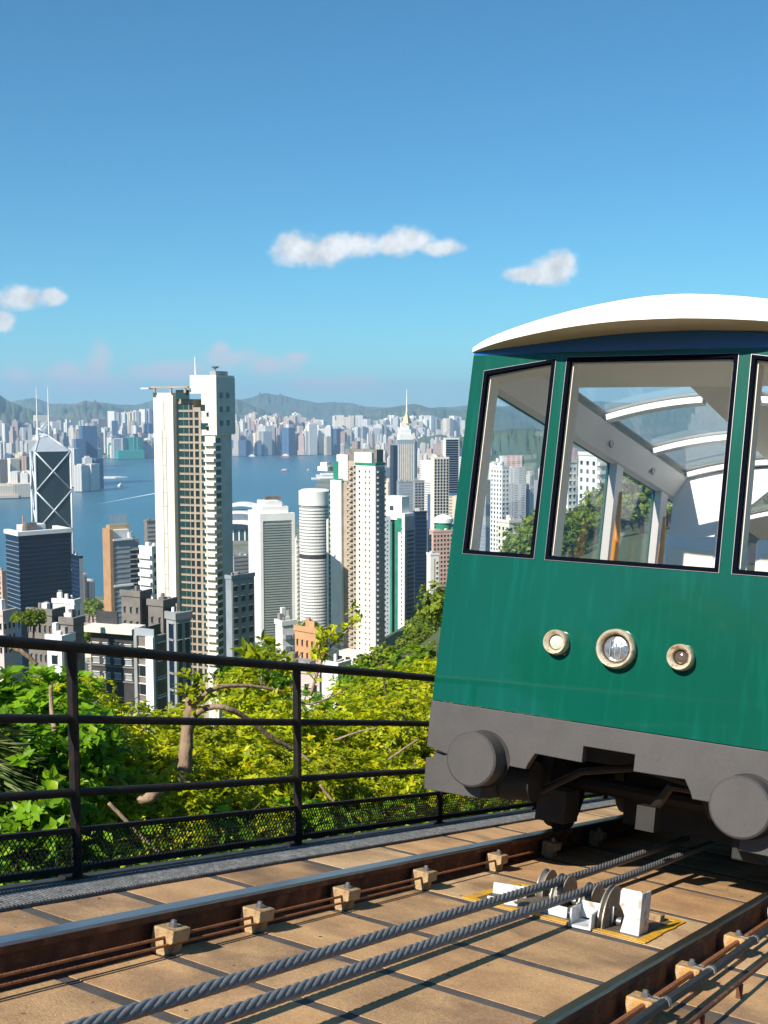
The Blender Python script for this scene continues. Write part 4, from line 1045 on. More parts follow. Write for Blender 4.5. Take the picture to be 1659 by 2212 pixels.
for k in range(3, len(posts) - 3): mesh_panel(posts[k], posts[k + 1])

# ================================================================ the tram car
CX, CY = -2.08, 6.15
car = thing('tram_car', 'green funicular tram car with white roof, big front windows and three round lamps', 'tram', mw=in_track(CX, CY, RAILTOP))
green_m = mat('green_enamel', (0.0005, 0.076, 0.050), (0.0005, 0.070, 0.046), 0.8, 0.35, coat=0.7, spec=0.05, c3=(0.001, 0.088, 0.060), s3=6, stretch=(3, 1, .35))
navy_m = mat('navy_header_shade', (0.008, 0.12, 0.36), rough=0.12, coat=0.6)  # navy puts the roof's shade and sky reflection into the band colour
roofw_m = mat('roof_white', (0.86, 0.86, 0.84), (0.80, 0.79, 0.76), 3, 0.35)
soffit_m = mat('soffit_bounce_tint', (0.74, 0.64, 0.46), (0.68, 0.58, 0.41), 3, 0.6)  # cream puts warm bounce light into the roof's underside colour
rub_m = mat('window_rubber', (0.003, 0.004, 0.010), rough=0.9, spec=.03)
trim_m = mat('window_trim', (0.26, 0.26, 0.26), rough=0.4, metal=0.5)
bump_m = mat('bumper_grey', (0.074, 0.069, 0.068), (0.063, 0.059, 0.058), 5, 0.5, c3=(0.072, 0.068, 0.067), s3=3, spec=.3, grain=.06, gscale=60)
under_m = mat('underframe_black', (0.008, 0.008, 0.009), (0.018, 0.017, 0.016), 9, 0.7)
inn_m = mat('interior_cream', (0.86, 0.76, 0.61), (0.82, 0.72, 0.57), 2, 0.55)
head_in_m = mat('interior_grey', (0.76, 0.70, 0.65), (0.72, 0.66, 0.61), 2, 0.4)
pane_m = glass_mat('front_glass', (0.975, 0.985, 0.985), .8)
sidepane_m = glass_mat('side_glass', (0.97, 0.98, 0.985), .5)
pole_m = mat('orange_pole', (0.80, 0.30, 0.01), rough=0.3)
chrome_m = mat('lamp_rim', (0.66, 0.55, 0.38), (0.72, 0.64, 0.50), 25, 0.3, metal=0.35, c3=(0.40, 0.24, 0.12), s3=30)
W = 1.134; WB = 1.712
CYL = 9.6
def topz(x): return 2.955 + 0.01 * (1 - (x / W) ** 2)
def wt(x): return 2.925 if abs(x) < .56 else 2.918 - (abs(x) - .58) * .15
fp = MB()
xs = [-W, -1.040, -.580, -.500, .500, .580, 1.040, W]
for a, b in zip(xs, xs[1:]):
    fp.prism([(a, .806), (b, .806), (b, WB), (a, WB)], 1, 0, .05)
    win = (a, b) in ((-1.040, -.580), (-.5, .5), (.580, 1.040))
    if win: fp.prism([(a, wt(a)), (b, wt(b)), (b, topz(b)), (a, topz(a))], 1, 0, .05)
    else: fp.prism([(a, WB), (b, WB), (b, topz(b)), (a, topz(a))], 1, 0, .05)
fp.build('front_panel', green_m, car)
for i, (a, b) in enumerate(((-1.040, -.580), (-.5, .5), (.580, 1.040))):
    qq = [(a, WB), (b, WB), (b, wt(b)), (a, wt(a))]
    cx, cz = (a + b) / 2, sum(p[1] for p in qq) / 4
    def inset(d): return [(p[0] + (d if p[0] < cx else -d), p[1] + (d if p[1] < cz else -d)) for p in qq]
    def ring(o_, i_, y0, y1):
        mb = MB()
        for k in range(4):
            k2 = (k + 1) % 4
            mb.prism([o_[k], o_[k2], i_[k2], i_[k]], 1, y0, y1)
        return mb
    pw = ob('window', MB().prism(inset(.022), 1, .020, .026).mesh('window', [pane_m]), car)
    ring(inset(-.004), inset(.019), -.008, .03).build('rubber_seal', rub_m, pw)
    ring(inset(-.007), inset(-.0035), -.005, .004).build('metal_trim', trim_m, pw)
    rg = MB()
    for k in (1, 2, 3): rg.prism([inset(.008)[k], inset(.008)[(k + 1) % 4], inset(.030)[(k + 1) % 4], inset(.030)[k]], 1, .032, .15)
    rg.build('inner_frame', inn_m, pw)
# header band under the roof, roof, soffit
nseg = 36
def arch(x, lo, hi): return lo + (hi - lo) * (1 - (x / W) ** 2)
def front_y(x): return -.30 * (1 - (x / W) ** 2) - .01
hb = MB(); pts = [(-W + 2 * W * k / nseg) for k in range(nseg + 1)]
hb.prism([(x, topz(x) - .004) for x in pts] + [(x, arch(x, 2.972, 3.08)) for x in pts[::-1]], 1, .004, .05)
EX = [-1.144, -1.122, -.989, -.838, -.664, -.502, -.35, -.207, -.07, .061, .188, .262, .431, .548, .673, .85, 1.0, 1.09, 1.144]
ETOP = [3.005, 3.018, 3.047, 3.069, 3.092, 3.113, 3.133, 3.150, 3.165, 3.177, 3.183, 3.185, 3.181, 3.176, 3.168, 3.148, 3.112, 3.06, 3.01]
ELOW = [2.978, 2.983, 2.996, 3.006, 3.015, 3.024, 3.032, 3.038, 3.043, 3.045, 3.048, 3.049, 3.048, 3.047, 3.046, 3.035, 3.018, 2.995, 2.978]
hb.build('header_band', navy_m, car)
# roof shell with the two rows of glazed openings
SKY = [(.95, 1.85), (1.95, 3.05), (3.15, 4.1), (4.3, 5.4), (5.5, 6.6)]
ys = [0.0] + sorted({y for a in SKY for y in a}) + [CYL]
xr = sorted(set([-W - .01] + [round(-W + 2 * W * k / nseg, 4) for k in range(1, nseg)] + [W + .01, -.93, -.20, .20, .93]))
def rtop(x): return arch(x, 2.985, 3.205)
rf = MB()
def rv(x, y, up):
    yy = front_y(x) if y == 0.0 else y
    if y == 0.0: z = float(np.interp(x, EX, ETOP if up else ELOW))
    else: z = rtop(x) if up else rtop(x) - .045
    return (x, yy, z)
def open_(x0, x1, y0, y1):
    m_ = abs((x0 + x1) / 2)
    return .20 <= m_ <= .93 and any(abs(y0 - a) < 1e-6 and abs(y1 - b) < 1e-6 for a, b in SKY)
for x0, x1 in zip(xr, xr[1:]):
    for y0, y1 in zip(ys, ys[1:]):
        if open_(x0, x1, y0, y1): continue
        rf.m(0).add([rv(x0, y0, 1), rv(x1, y0, 1), rv(x1, y1, 1), rv(x0, y1, 1)], [(0, 1, 2, 3)])
        rf.m(1).add([rv(x0, y0, 0), rv(x1, y0, 0), rv(x1, y1, 0), rv(x0, y1, 0)], [(3, 2, 1, 0)])
    rf.m(0).add([rv(x0, 0.0, 0), rv(x1, 0.0, 0), rv(x1, 0.0, 1), rv(x0, 0.0, 1)], [(0, 1, 2, 3)])
for x in (xr[0], xr[-1]):
    for y0, y1 in zip(ys, ys[1:]): rf.m(0).add([rv(x, y0, 0), rv(x, y1, 0), rv(x, y1, 1), rv(x, y0, 1)], [(0, 1, 2, 3)])
ro = rf.build('roof', [roofw_m, soffit_m], car, fix=False); soft(ro, 50)
for a, b in SKY:
    for sg in (-1, 1):
        gx = [sg * (.20 + .73 * k / 7) for k in range(8)]
        mb = MB()
        for x0, x1 in zip(gx, gx[1:]): mb.add([(x0, a, rtop(x0) - .01), (x1, a, rtop(x1) - .01), (x1, b, rtop(x1) - .01), (x0, b, rtop(x0) - .01)], [(0, 1, 2, 3)])
        mb.build('roof_window', sidepane_m, ro, smooth=True)
        for y in (a, b):
            mb = MB()
            for x0, x1 in zip(gx, gx[1:]):
                lo, hi = min(x0, x1), max(x0, x1)
                mb.prism([(lo, rtop(lo) - .075), (hi, rtop(hi) - .075), (hi, rtop(hi) - .03), (lo, rtop(lo) - .03)], 1, y - .05 if y == a else y, y if y == a else y + .05)
            mb.build('roof_rib', roofw_m, ro)
# interior: ceiling header beams, cornice
for sg in (-1, 1):
    prof = [(sg * (W - .05), 2.78), (sg * (W - .05), 2.98), (sg * .94, 3.00), (sg * .93, 2.985), (sg * .96, 2.93), (sg * 1.03, 2.80)]
    hbm = MB().prism([(p[0], p[1]) for p in prof], 1, .16, 4.3).build('ceiling_beam', head_in_m, car)
    for yy in (1.1, 2.2, 3.3): MB().lathe([(.045, 0), (.045, .01), (.0, .012)], (sg * .985, yy, 2.89), 0, 14).build('speaker', steel_m, hbm)
    # side wall, glazing, posts
    MB().box(sg * W, sg * (W - .05), .05, CYL, .806, WB).build('side_panel', green_m, car)
    MB().box(sg * W, sg * (W - .05), .05, CYL, 2.79, 2.97).build('side_header', green_m, car)
    MB().box(sg * (W - .051), sg * (W - .075), .16, CYL - .1, .95, WB - .02).build('side_lining', inn_m, car)
    yy = [.05, .16, 2.56, 2.72, 3.80, 4.0, 5.6, 5.75, 7.3, 7.45, 9.1, CYL]
    for k in range(0, len(yy), 2):
        MB().box(sg * W, sg * (W - .018), yy[k], yy[k + 1], WB, 2.79).build('side_pillar', green_m, car)
        MB().box(sg * (W - .027), sg * (W - .09), yy[k], yy[k + 1], WB, 2.79).build('pillar_lining', head_in_m, car)
    for k in range(1, len(yy) - 1, 2):
        MB().box(sg * (W - .02), sg * (W - .026), yy[k], yy[k + 1], WB, 2.79).build('side_window', sidepane_m, car)
    for y_ in (2.50, 3.72):
        MB().tube([(sg * .97, y_, .95), (sg * .97, y_, 2.15), (sg * .98, y_ + .03, 2.55)], [.03, .03, .014], 10).build('grab_pole', pole_m, car, smooth='auto')
        MB().tube([(sg * .93, y_ - .22, 1.0), (sg * .96, y_ - .05, 2.15)], .015, 8).build('grab_strap', pole_m, car, smooth='auto')
MB().box(-W + .05, W - .05, .05, CYL, .90, .95).build('floor', roofw_m, car)
MB().box(-W + .05, W - .05, CYL - .06, CYL, .95, 2.95).build('rear_wall', inn_m, car)
# partition with raked opening
def part_poly(sg): return [(sg * (W - .09), 1.5), (sg * (W - .09), 3.0), (sg * .02, 3.13), (sg * .02, 2.92), (sg * .16, 2.92), (sg * .62, 2.48), (sg * .70, 2.30), (sg * .74, 1.5)]
for sg in (-1, 1): MB().prism(part_poly(sg), 1, 4.16, 4.24).build('partition', roofw_m, car)
for sg, x0, x1 in ((-1, -.36, .03), (1, .28, .80)):
    mb = MB().box(x0, x1, 1.80, 2.15, .95, 2.14).build('console', roofw_m, car, bevel=.02)
    MB().box(x0 + .03, x1 - .03, 1.79, 1.80, 1.2, 2.04).build('console_panel', inn_m, mb)
for x0 in (-.95, -.4, .2, .62):
    for y0 in (2.7, 3.4): MB().box(x0, x0 + .38, y0, y0 + .36, 1.30, 1.36).box(x0, x0 + .38, y0 + .32, y0 + .38, 1.36, 1.82).box(x0 + .05, x0 + .33, y0 + .1, y0 + .3, .95, 1.30).build('seat', roofw_m, car, bevel=.015)
MB().box(-.10, -.04, 3.9, 3.95, 2.15, 2.5).box(-.25, -.12, 3.9, 4.0, 2.2, 2.38).box(-.09, -.07, 3.9, 3.94, .95, 2.2).build('control_arm', under_m, car)
for x in (-.22, .16): MB().box(x - .06, x + .06, .18, .24, 3.0, 3.02).build('ceiling_latch', under_m, car)
MB().prism([(-W + .06, 2.985), (W - .06, 2.985), (W - .06, 3.0), (0, 3.13), (-W + .06, 3.0)], 1, .06, .9).build('front_ceiling', inn_m, car)
# lamps
def lamp(x, z, ro_, ri, lens, nm):
    l = ob('headlight', MB().lathe([(ro_ * .96, .0), (ro_, -.03), (ro_ * .97, -.055), (ro_ * .90, -.066), (ro_ * .80, -.062), (ri * 1.08, -.045), (ri, -.02), (ri, .02)], (x, -.001, z), 1, 40).mesh('lamp_rim', [chrome_m]), car)
    soft(l, 60)
    g = MB().lathe([(ri, -.022), (ri * .85, -.028), (ri * .5, -.034), (.001, -.036)], (x, 0, z), 1, 32).build('lens', lens, l, smooth=True)
    return l, g
lens_m = mat('lamp_glass', (0.50, 0.52, 0.55), (0.22, 0.23, 0.25), 26, 0.12, metal=0.75, bump=.4, bscale=30)
lensg_m = mat('lamp_glass_pale', (0.62, 0.66, 0.55), (0.45, 0.50, 0.42), 16, 0.12, spec=.6)
lensd_m = mat('lamp_glass_dark', (0.03, 0.025, 0.02), (0.10, 0.07, 0.05), 16, 0.12, spec=.7)
l, g = lamp(-.012, 1.236, .112, .078, lens_m, 'mid')
for k in (1, 2, 3): MB().box(-.012 - .075 + .03 * k + .012, -.012 - .075 + .03 * k + .016, -.039, -.030, 1.236 - .045, 1.236 + .045).build('lens_rib', trim_m, l)
lamp(-.368, 1.234, .073, .044, lensg_m, 'l'); lamp(.352, 1.230, .073, .040, lensd_m, 'r')
# bumper
half = [(1.134, .802), (1.128, .53), (.975, .50), (1.125, .46), (1.112, .278), (.738, .284), (.745, .385), (.69, .46), (.614, .498), (.478, .497), (.466, .53), (.430, .592), (.148, .587), (.148, .678)]
poly = [(-x, z) for x, z in half] + [(x, z) for x, z in half[::-1]]
bp = MB().prism(poly, 1, -.012, .05).build('bumper', bump_m, car, bevel=.004)
for sg in (-1, 1):
    MB().box(sg * .74, sg * 1.10, .05, .62, .282, .50).build('skirt_block', bump_m, bp)
    b = MB().lathe([(.0, -.165), (.145, -.165), (.156, -.155), (.156, -.02), (.156, .02)], (sg * .757, 0, .512), 1, 48).build('buffer', bump_m, car, smooth='auto')
    MB().lathe([(.166, -.0155), (.166, -.0125)], (sg * .757 + .012, 0, .512), 1, 40).build('buffer_gap_shadow', under_m, b)  # black disc, offset to the right, painted in as the shadowed gap
    MB().lathe([(.135, 0.0), (.135, .05), (.12, .07), (.12, .2)], (sg * .74, .32, .40), 0, 20).build('bogie_roller', under_m, bp, smooth='auto')
MB().lathe([(.018, -.014), (.018, -.012), (.0, -.0121)], (.27, 0, .68), 1, 14).build('rivet', bump_m, bp)
# running gear
ug = MB().box(-.62, .62, 1.0, 8.8, .52, .80).box(-.16, .16, .3, 1.0, .62, .70).build('underframe', under_m, car)
for y_ in (1.45, 3.0, 6.4, 8.0):
    for sg in (-1, 1):
        MB().lathe([(.09, -.06), (.33, -.055), (.33, .0), (.36, .01), (.36, .035), (.09, .05)], (sg * .79, y_, .335), 0, 28).build('wheel', under_m, ug, smooth='auto')
    MB().tube([(-.8, y_, .335), (.8, y_, .335)], .06, 10).build('axle', under_m, ug)
for sg in (-1, 1):
    MB().box(sg * .90, sg * 1.02, .8, 8.6, .25, .52).build('side_beam', under_m, ug)
    MB().box(sg * .52, sg * .72, .80, 1.05, .12, .33).build('brake_shoe', under_m, ug, bevel=.01)
MB().tube([(-.62, .45, .30), (-.30, .42, .50), (.05, .42, .58), (.40, .50, .52)], .022, 8).build('brake_rod', under_m, ug)
MB().tube([(.10, .6, .34), (.22, .5, .50), (.40, .5, .50), (.46, .55, .36)], .028, 8).box(.03, .14, .5, .62, .22, .36).build('coupling', mat('oily_steel', (.025, .022, .017), (.014, .013, .012), 12, .5, metal=.2), ug)
MB().box(-.40, .40, 1.6, 5.0, .10, .52).build('gear_box', under_m, ug)
# ================================================================ vegetation
def leaf_mat(name, dark, bright_tone, odd, tr=0.45):  # leaf tones spread at random along the ramp
    m = bpy.data.materials.new(name); m.use_nodes = True
    t = m.node_tree; t.nodes.clear()
    o = t.nodes.new('ShaderNodeOutputMaterial')
    at_ = t.nodes.new('ShaderNodeAttribute'); at_.attribute_name = 'lv'
    oi = t.nodes.new('ShaderNodeObjectInfo')
    cr = t.nodes.new('ShaderNodeValToRGB')
    e = cr.color_ramp.elements
    e[0].position, e[0].color = 0.0, (*dark, 1); e[1].position, e[1].color = 0.75, (*bright_tone, 1)
    x = e.new(0.97); x.color = (*odd, 1)
    t.links.new(at_.outputs['Fac'], cr.inputs[0])
    hv = t.nodes.new('ShaderNodeHueSaturation')
    ad = t.nodes.new('ShaderNodeMath'); ad.operation = 'MULTIPLY_ADD'; ad.inputs[1].default_value = .4; ad.inputs[2].default_value = .8
    t.links.new(oi.outputs['Random'], ad.inputs[0]); t.links.new(ad.outputs[0], hv.inputs['Value']); t.links.new(cr.outputs[0], hv.inputs['Color'])
    b = t.nodes.new('ShaderNodeBsdfPrincipled'); b.inputs['Roughness'].default_value = .42; b.inputs['Specular IOR Level'].default_value = .35
    tl = t.nodes.new('ShaderNodeBsdfTranslucent')
    mx = t.nodes.new('ShaderNodeMixShader'); mx.inputs[0].default_value = tr
    t.links.new(hv.outputs[0], b.inputs['Base Color']); t.links.new(hv.outputs[0], tl.inputs[0])
    t.links.new(b.outputs[0], mx.inputs[1]); t.links.new(tl.outputs[0], mx.inputs[2]); t.links.new(mx.outputs[0], o.inputs[0])
    MATS[name] = m
    return m
lf_yel = leaf_mat('leaf_yellow_green', (0.11, 0.19, 0.006), (0.58, 0.62, 0.010), (0.66, 0.46, 0.015), .45)
lf_grn = leaf_mat('leaf_mid_green', (0.06, 0.17, 0.008), (0.26, 0.48, 0.014), (0.50, 0.50, 0.02), .45)
lf_far = leaf_mat('leaf_woodland', (0.06, 0.13, 0.008), (0.26, 0.34, 0.014), (0.40, 0.40, 0.025), .4)
bark_m = mat('pale_bark', (0.36, 0.25, 0.16), (0.22, 0.15, 0.10), 9, 0.9, bump=.6, bscale=30, stretch=(1, 1, .4))
darkbark_m = mat('dark_bark', (0.10, 0.07, 0.045), (0.06, 0.042, 0.03), 6, 0.95)
def unit(a): return a / (np.linalg.norm(a, axis=-1, keepdims=True) + 1e-9)
def leaf_mesh(name, P, A, Nn, L, m, wid=.42, fold=.18, lv=None):
    """one folded diamond for each leaf"""
    n = len(P); B = unit(np.cross(Nn, A)); Nn = unit(np.cross(A, B))
    L = L[:, None]
    V = np.stack([P, P + A * L * .45 + B * L * wid * .5 + Nn * L * fold * .5, P + A * L - Nn * L * .08, P + A * L * .45 - B * L * wid * .5 + Nn * L * fold * .5], 1).reshape(-1, 3)
    k = np.arange(n)[:, None] * 4
    tri = np.concatenate([k + np.array([[0, 1, 2]]), k + np.array([[0, 2, 3]])], 1).reshape(-1)
    me = bpy.data.meshes.new(name)
    me.vertices.add(4 * n); me.vertices.foreach_set('co', V.astype(np.float32).ravel())
    me.loops.add(6 * n); me.loops.foreach_set('vertex_index', tri.astype(np.int32))
    me.polygons.add(2 * n); me.polygons.foreach_set('loop_start', np.arange(0, 6 * n, 3, dtype=np.int32))
    me.update(calc_edges=True)
    at_ = me.attributes.new('lv', 'FLOAT', 'POINT')
    at_.data.foreach_set('value', np.repeat(NR.random(n) if lv is None else lv, 4).astype(np.float32))
    me.materials.append(m)
    return me
def rosettes(name, C, N0, per, L, m, wid=.42, spread=1.0):
    """leaf rosettes at twig ends C facing N0"""
    n = len(C)
    P = np.repeat(C, per, 0); N1 = np.repeat(unit(N0), per, 0)
    Rn = NR.normal(0, 1, P.shape); tan = unit(Rn - (Rn * N1).sum(1, keepdims=True) * N1)
    A = unit(tan * spread + N1 * NR.uniform(.0, .7, (len(P), 1)))
    Ln = L * NR.uniform(.6, 1.25, len(P))
    P = P + NR.normal(0, L * .12, P.shape)
    lv = np.clip(np.repeat(NR.beta(1.3, 1.3, n), per) * .72 + NR.random(len(P)) * .28, 0, 1)
    return leaf_mesh(name, P, A, unit(N1 + NR.normal(0, .35, P.shape)), Ln, m, wid, lv=lv)
def ell(n, lumps=13, flat=.8):
    """uneven crown: points near the skin of several overlapping lumps inside a unit ball"""
    cs = unit(NR.normal(0, 1, (lumps, 3))) * NR.uniform(.25, .68, (lumps, 1)); cs[:, 2] = cs[:, 2] * flat
    rs = NR.uniform(.2, .42, lumps)
    i = NR.integers(0, lumps, n)
    d = unit(NR.normal(0, 1, (n, 3)))
    p = cs[i] + d * (rs[i] * NR.random(n) ** .28)[:, None]
    return p, unit(d * .9 + unit(p) * .6 + np.array([0, 0, .85]))
def limbs(name, R_, m, h0, n=7, r0=.05):
    mb = MB()
    mb.tube([(0, 0, -h0), (R.uniform(-.1, .1) * R_, R.uniform(-.1, .1) * R_, -h0 * .4), (0, 0, 0)], [r0 * 1.25, r0, r0 * .75], 7)
    for k in range(n):
        a = 2 * math.pi * k / n + R.uniform(-.4, .4); e = R.uniform(.1, 1.0); q = R.uniform(.6, .85) * R_
        st = (0, 0, R.uniform(-.4, .0) * h0)
        mb.tube([st, (math.cos(a) * q * .45, math.sin(a) * q * .45, st[2] + q * .35 * e), (math.cos(a) * q, math.sin(a) * q, q * e * .75)], [r0 * .5, r0 * .32, r0 * .12], 5)
    return mb.mesh(name, m)
def crown_set(m, nros, per, leaf, k, wid=.42):
    out = []
    for i in range(k):
        C, N0 = ell(nros); out.append(rosettes('crown', C, N0, per, leaf, m, wid))
    return out
near_y = crown_set(lf_yel, 820, 9, .078, 4)        # for a crown of radius 1 m
near_g = crown_set(lf_grn, 400, 8, .125, 2, .6)
mid_c = crown_set(lf_yel, 800, 7, .085, 2) + crown_set(lf_grn, 800, 7, .085, 2)
far_c = crown_set(lf_far, 520, 5, .13, 4, .7)
trunk_near = [limbs('trunk', .72, bark_m, 1.4, 6, .02) for k in range(3)]
trunk_far = [limbs('trunk', 1.0, darkbark_m, 1.3, 5, .06) for k in range(2)]
NB = 0
def plant(name, label, cat, group, crown, trunk, x, y, z, r, sq=.85, par=True):
    t = thing(name, label, cat, group, loc=(x, y, z), rotz=R.uniform(0, 6.28))
    ob('crown', crown, t, (0, 0, 0), None, (r, r * R.uniform(.85, 1.15), r * sq))
    ob('trunk', trunk, t, (0, 0, 0), None, (r, r, r))
    return t
def by_pixel(name, label, cat, group, crowns, u, vtop, D, r, sq=.85, trunks=None):
    d, sl = dirh(u, vtop); z = CAM_Z + sl * D - r * sq * .85
    return plant(name, label, cat, group, R.choice(crowns), R.choice(trunks or trunk_near), d.x * D, d.y * D, z, r, sq)
GY = 'yellow green shrubs below the railing'
for u, v, D, r in [(232, 1432, 10.5, .95), (185, 1480, 9.5, .7), (425, 1490, 11, .7), (385, 1550, 9.8, .7), (470, 1520, 10.5, .9), (530, 1478, 12, .95), (590, 1462, 12.5, 1.0), (640, 1492, 12, .9), (690, 1506, 12.5, 1.0), (740, 1482, 13.5, 1.1), (790, 1478, 13, 1.1), (850, 1452, 14.5, 1.3), (905, 1440, 14, 1.2), (955, 1432, 15, 1.4), (1010, 1440, 16, 1.5)]:
    by_pixel('shrub', f'bright yellow green shrub reaching the top rail below {mark(u)}', 'shrub', GY, near_y, u, v, D, r)
for i, u in enumerate(range(150, 1000, 46)):
    D = np.interp(u, [0, 400, 960], [8.0, 8.8, 11.3]) + R.uniform(0, 1.0)
    by_pixel('shrub', f'low yellow green shrub behind the lower rails below {mark(u)}', 'shrub', 'low shrubs behind the lower rails', near_g if u < 210 and R.random() < .6 else near_y, u + R.uniform(-12, 12), R.uniform(1560, 1625), D, R.uniform(.75, .95))
for i, u in enumerate(range(20, 1000, 62)):
    D = np.interp(u, [0, 400, 960], [7.2, 8.0, 10.7]) + R.uniform(0, .4)
    by_pixel('shrub', f'shaded green shrub close behind the mesh panel below {mark(u)}', 'shrub', 'shrubs behind the mesh panel', near_y + near_g, u + R.uniform(-12, 12), R.uniform(1660, 1715), D, R.uniform(.55, .7))
for u, v, D, r in [(20, 1412, 8.2, .75), (95, 1436, 8.0, .7), (45, 1520, 7.6, .75), (120, 1545, 7.8, .6), (-40, 1430, 8, .9), (140, 1480, 9, .6)]:
    by_pixel('shrub', f'{"tall" if v < 1425 else "low" if v > 1500 else "middling"} broad leaved green bush by the palm below {mark(u)}', 'shrub', 'broad leaved bushes', near_g, u, v, D, r)
for u, v, D, r in [(210, 1452, 26, 1.2), (150, 1446, 24, 1.2), (95, 1440, 28, 1.5), (560, 1402, 45, 2.2), (540, 1412, 30, 1.6), (655, 1470, 26, 1.6), (760, 1490, 24, 1.8), (800, 1462, 30, 2.4), (835, 1425, 40, 3.0), (880, 1395, 48, 3.6), (925, 1392, 55, 3.3), (970, 1400, 45, 3.2), (1020, 1400, 50, 3.2), (860, 1440, 26, 2.2), (930, 1420, 28, 2.4), (905, 1404, 60, 4), (940, 1392, 70, 5), (915, 1385, 85, 5), (950, 1390, 95, 4.5), (885, 1412, 40, 3), (925, 1400, 34, 2.6), (955, 1395, 38, 3), (870, 1420, 32, 2.6), (935, 1385, 150, 5), (950, 1375, 170, 5), (915, 1395, 130, 4.5), (945, 1390, 120, 4), (960, 1380, 130, 5)]:
    by_pixel('tree', f'dense light green tree on the slope below {mark(u)}', 'tree', 'trees on the slope', far_c if r > 3.4 else mid_c, u, v, D, r, trunks=trunk_far)
# woodland on the spur to the right and pockets of trees between the towers
k = 0
while k < 215:
    u = R.uniform(760, 1560) if k < 150 else R.uniform(1110, 1460); D = R.uniform(70, 560) if 830 < u < 990 else R.uniform(60, 200) if u < 990 else R.uniform(230, 590) if k < 150 else R.uniform(130, 330)
    d = dirh(u)[0]; x, y_ = d.x * D, d.y * D; z = terr(x, y_); r = R.uniform(3.2, 5.8)
    v = 875 - (z + r * 1.6) / D * 2441
    if u < 950 and v < np.interp(u, [760, 800, 870, 950], [1445, 1400, 1370, 1320]): k += 1; continue
    plant('tree', f'dark green woodland tree {R.choice(("high", "low", "deep"))} on the wooded spur near {mark(u)}', 'tree', 'woodland on the spur', R.choice(far_c), R.choice(trunk_far), x, y_, CAM_Z + z + r * .9, r)
    k += 1
for u, v, D, r in [(580, 1372, 330, 8), (565, 1385, 310, 8), (600, 1392, 300, 7), (555, 1400, 280, 7), (668, 1330, 420, 9), (650, 1345, 400, 8), (680, 1345, 410, 8), (915, 1300, 520, 11), (925, 1318, 480, 10), (905, 1318, 500, 10), (938, 1304, 540, 11), (930, 1345, 420, 9), (905, 1350, 400, 9), (490, 1415, 250, 5),
                   (70, 1310, 232, 3.2), (84, 1314, 234, 2.4), (60, 1318, 230, 2.2), (38, 1318, 232, 2.0), (215, 1340, 300, 4), (185, 1345, 300, 4), (200, 1288, 1350, 16), (190, 1292, 1330, 14), (210, 1296, 1300, 14), (500, 1240, 1200, 14), (650, 1250, 900, 10), (645, 1280, 850, 10)]:
    by_pixel('tree', f'round tree among the blocks at the foot of {mark(u)}', 'tree', 'trees among the tower blocks', far_c, u, v, D, r, trunks=trunk_far)

for tt_, ss_, nn_, r in [(-5.6, -11.5, 1.2, 2.3), (-7.6, -12.5, 1.0, 2.4), (-9.2, -12.0, .6, 2.0), (-6.6, -14.5, 1.6, 2.6), (-4.9, -15.5, 1.2, 2.2), (-8.6, -15.5, 1.6, 2.6)]:
    q = TM @ Vector((tt_, ss_, nn_ - .9))
    plant('tree', 'leafy tree beside the line uphill, mirrored in the tram paint', 'tree', 'trees uphill of the tram', R.choice(mid_c), R.choice(trunk_far), q.x, q.y, q.z, r, 1.0)

# leafy cover on the slope itself
n = 26000
tt = -4.45 - NR.random(n) ** 1.4 * 13; ss = NR.uniform(-1, 17, n)
P = np.zeros((n, 3))
for i in range(n):
    q = T * tt[i] + S * ss[i]; P[i] = (q.x, q.y, CAM_Z + terr(q.x, q.y) + .02 + R.random() ** 2 * .55)
A = unit(NR.normal(0, 1, (n, 3)) * np.array([1, 1, .5])); Nn = unit(NR.normal(0, .5, (n, 3)) + np.array([0, 0, 1.0]))
stuff(ob('undergrowth', leaf_mesh('undergrowth', P, A, Nn, NR.uniform(.05, .13, n), lf_grn)))['label'] = 'leafy undergrowth covering the slope'

# bare limbed tree behind the railing
def pix(u, v, D): d, sl = dirh(u, v); return Vector((d.x * D, d.y * D, CAM_Z + sl * D))
def limb(name, pts, rs, m, parent=None, seg=8):
    P_ = [pix(*p) for p in pts]; out, rr2 = [], []
    for i in range(len(P_) - 1):                       # smooth the run of the branch
        p0, p1, p2, p3 = P_[max(i - 1, 0)], P_[i], P_[i + 1], P_[min(i + 2, len(P_) - 1)]
        for k in range(5):
            f = k / 5
            out.append(.5 * ((2 * p1) + (p2 - p0) * f + (2 * p0 - 5 * p1 + 4 * p2 - p3) * f * f + (3 * p1 - p0 - 3 * p2 + p3) * f ** 3) + Vector((R.uniform(-1, 1), R.uniform(-1, 1), R.uniform(-1, 1))) * rs[i] * .12)
            rr2.append(rs[i] + (rs[i + 1] - rs[i]) * f)
    out.append(P_[-1]); rr2.append(rs[-1])
    return MB().tube(out, rr2, seg).build(name, m, parent, smooth=True)
def loose_tree(label, stems, tips, m, leaf, per=10, cat='tree', name='tree'):
    t = tag(bpy.data.objects.new(name, None), label, cat); col.objects.link(t)
    for nm, pts, rs in stems: limb(nm, pts, rs, bark_m, t)
    C = np.array([list(pix(*q[:3])) for q in tips])
    C = np.concatenate([C + NR.normal(0, s, C.shape) for s in (.01, .05, .09)])
    ob('leaves', rosettes('leaves', C, NR.normal(0, .5, C.shape) + np.array([0, -.25, 1.0]), per, leaf, m), t)
    return t
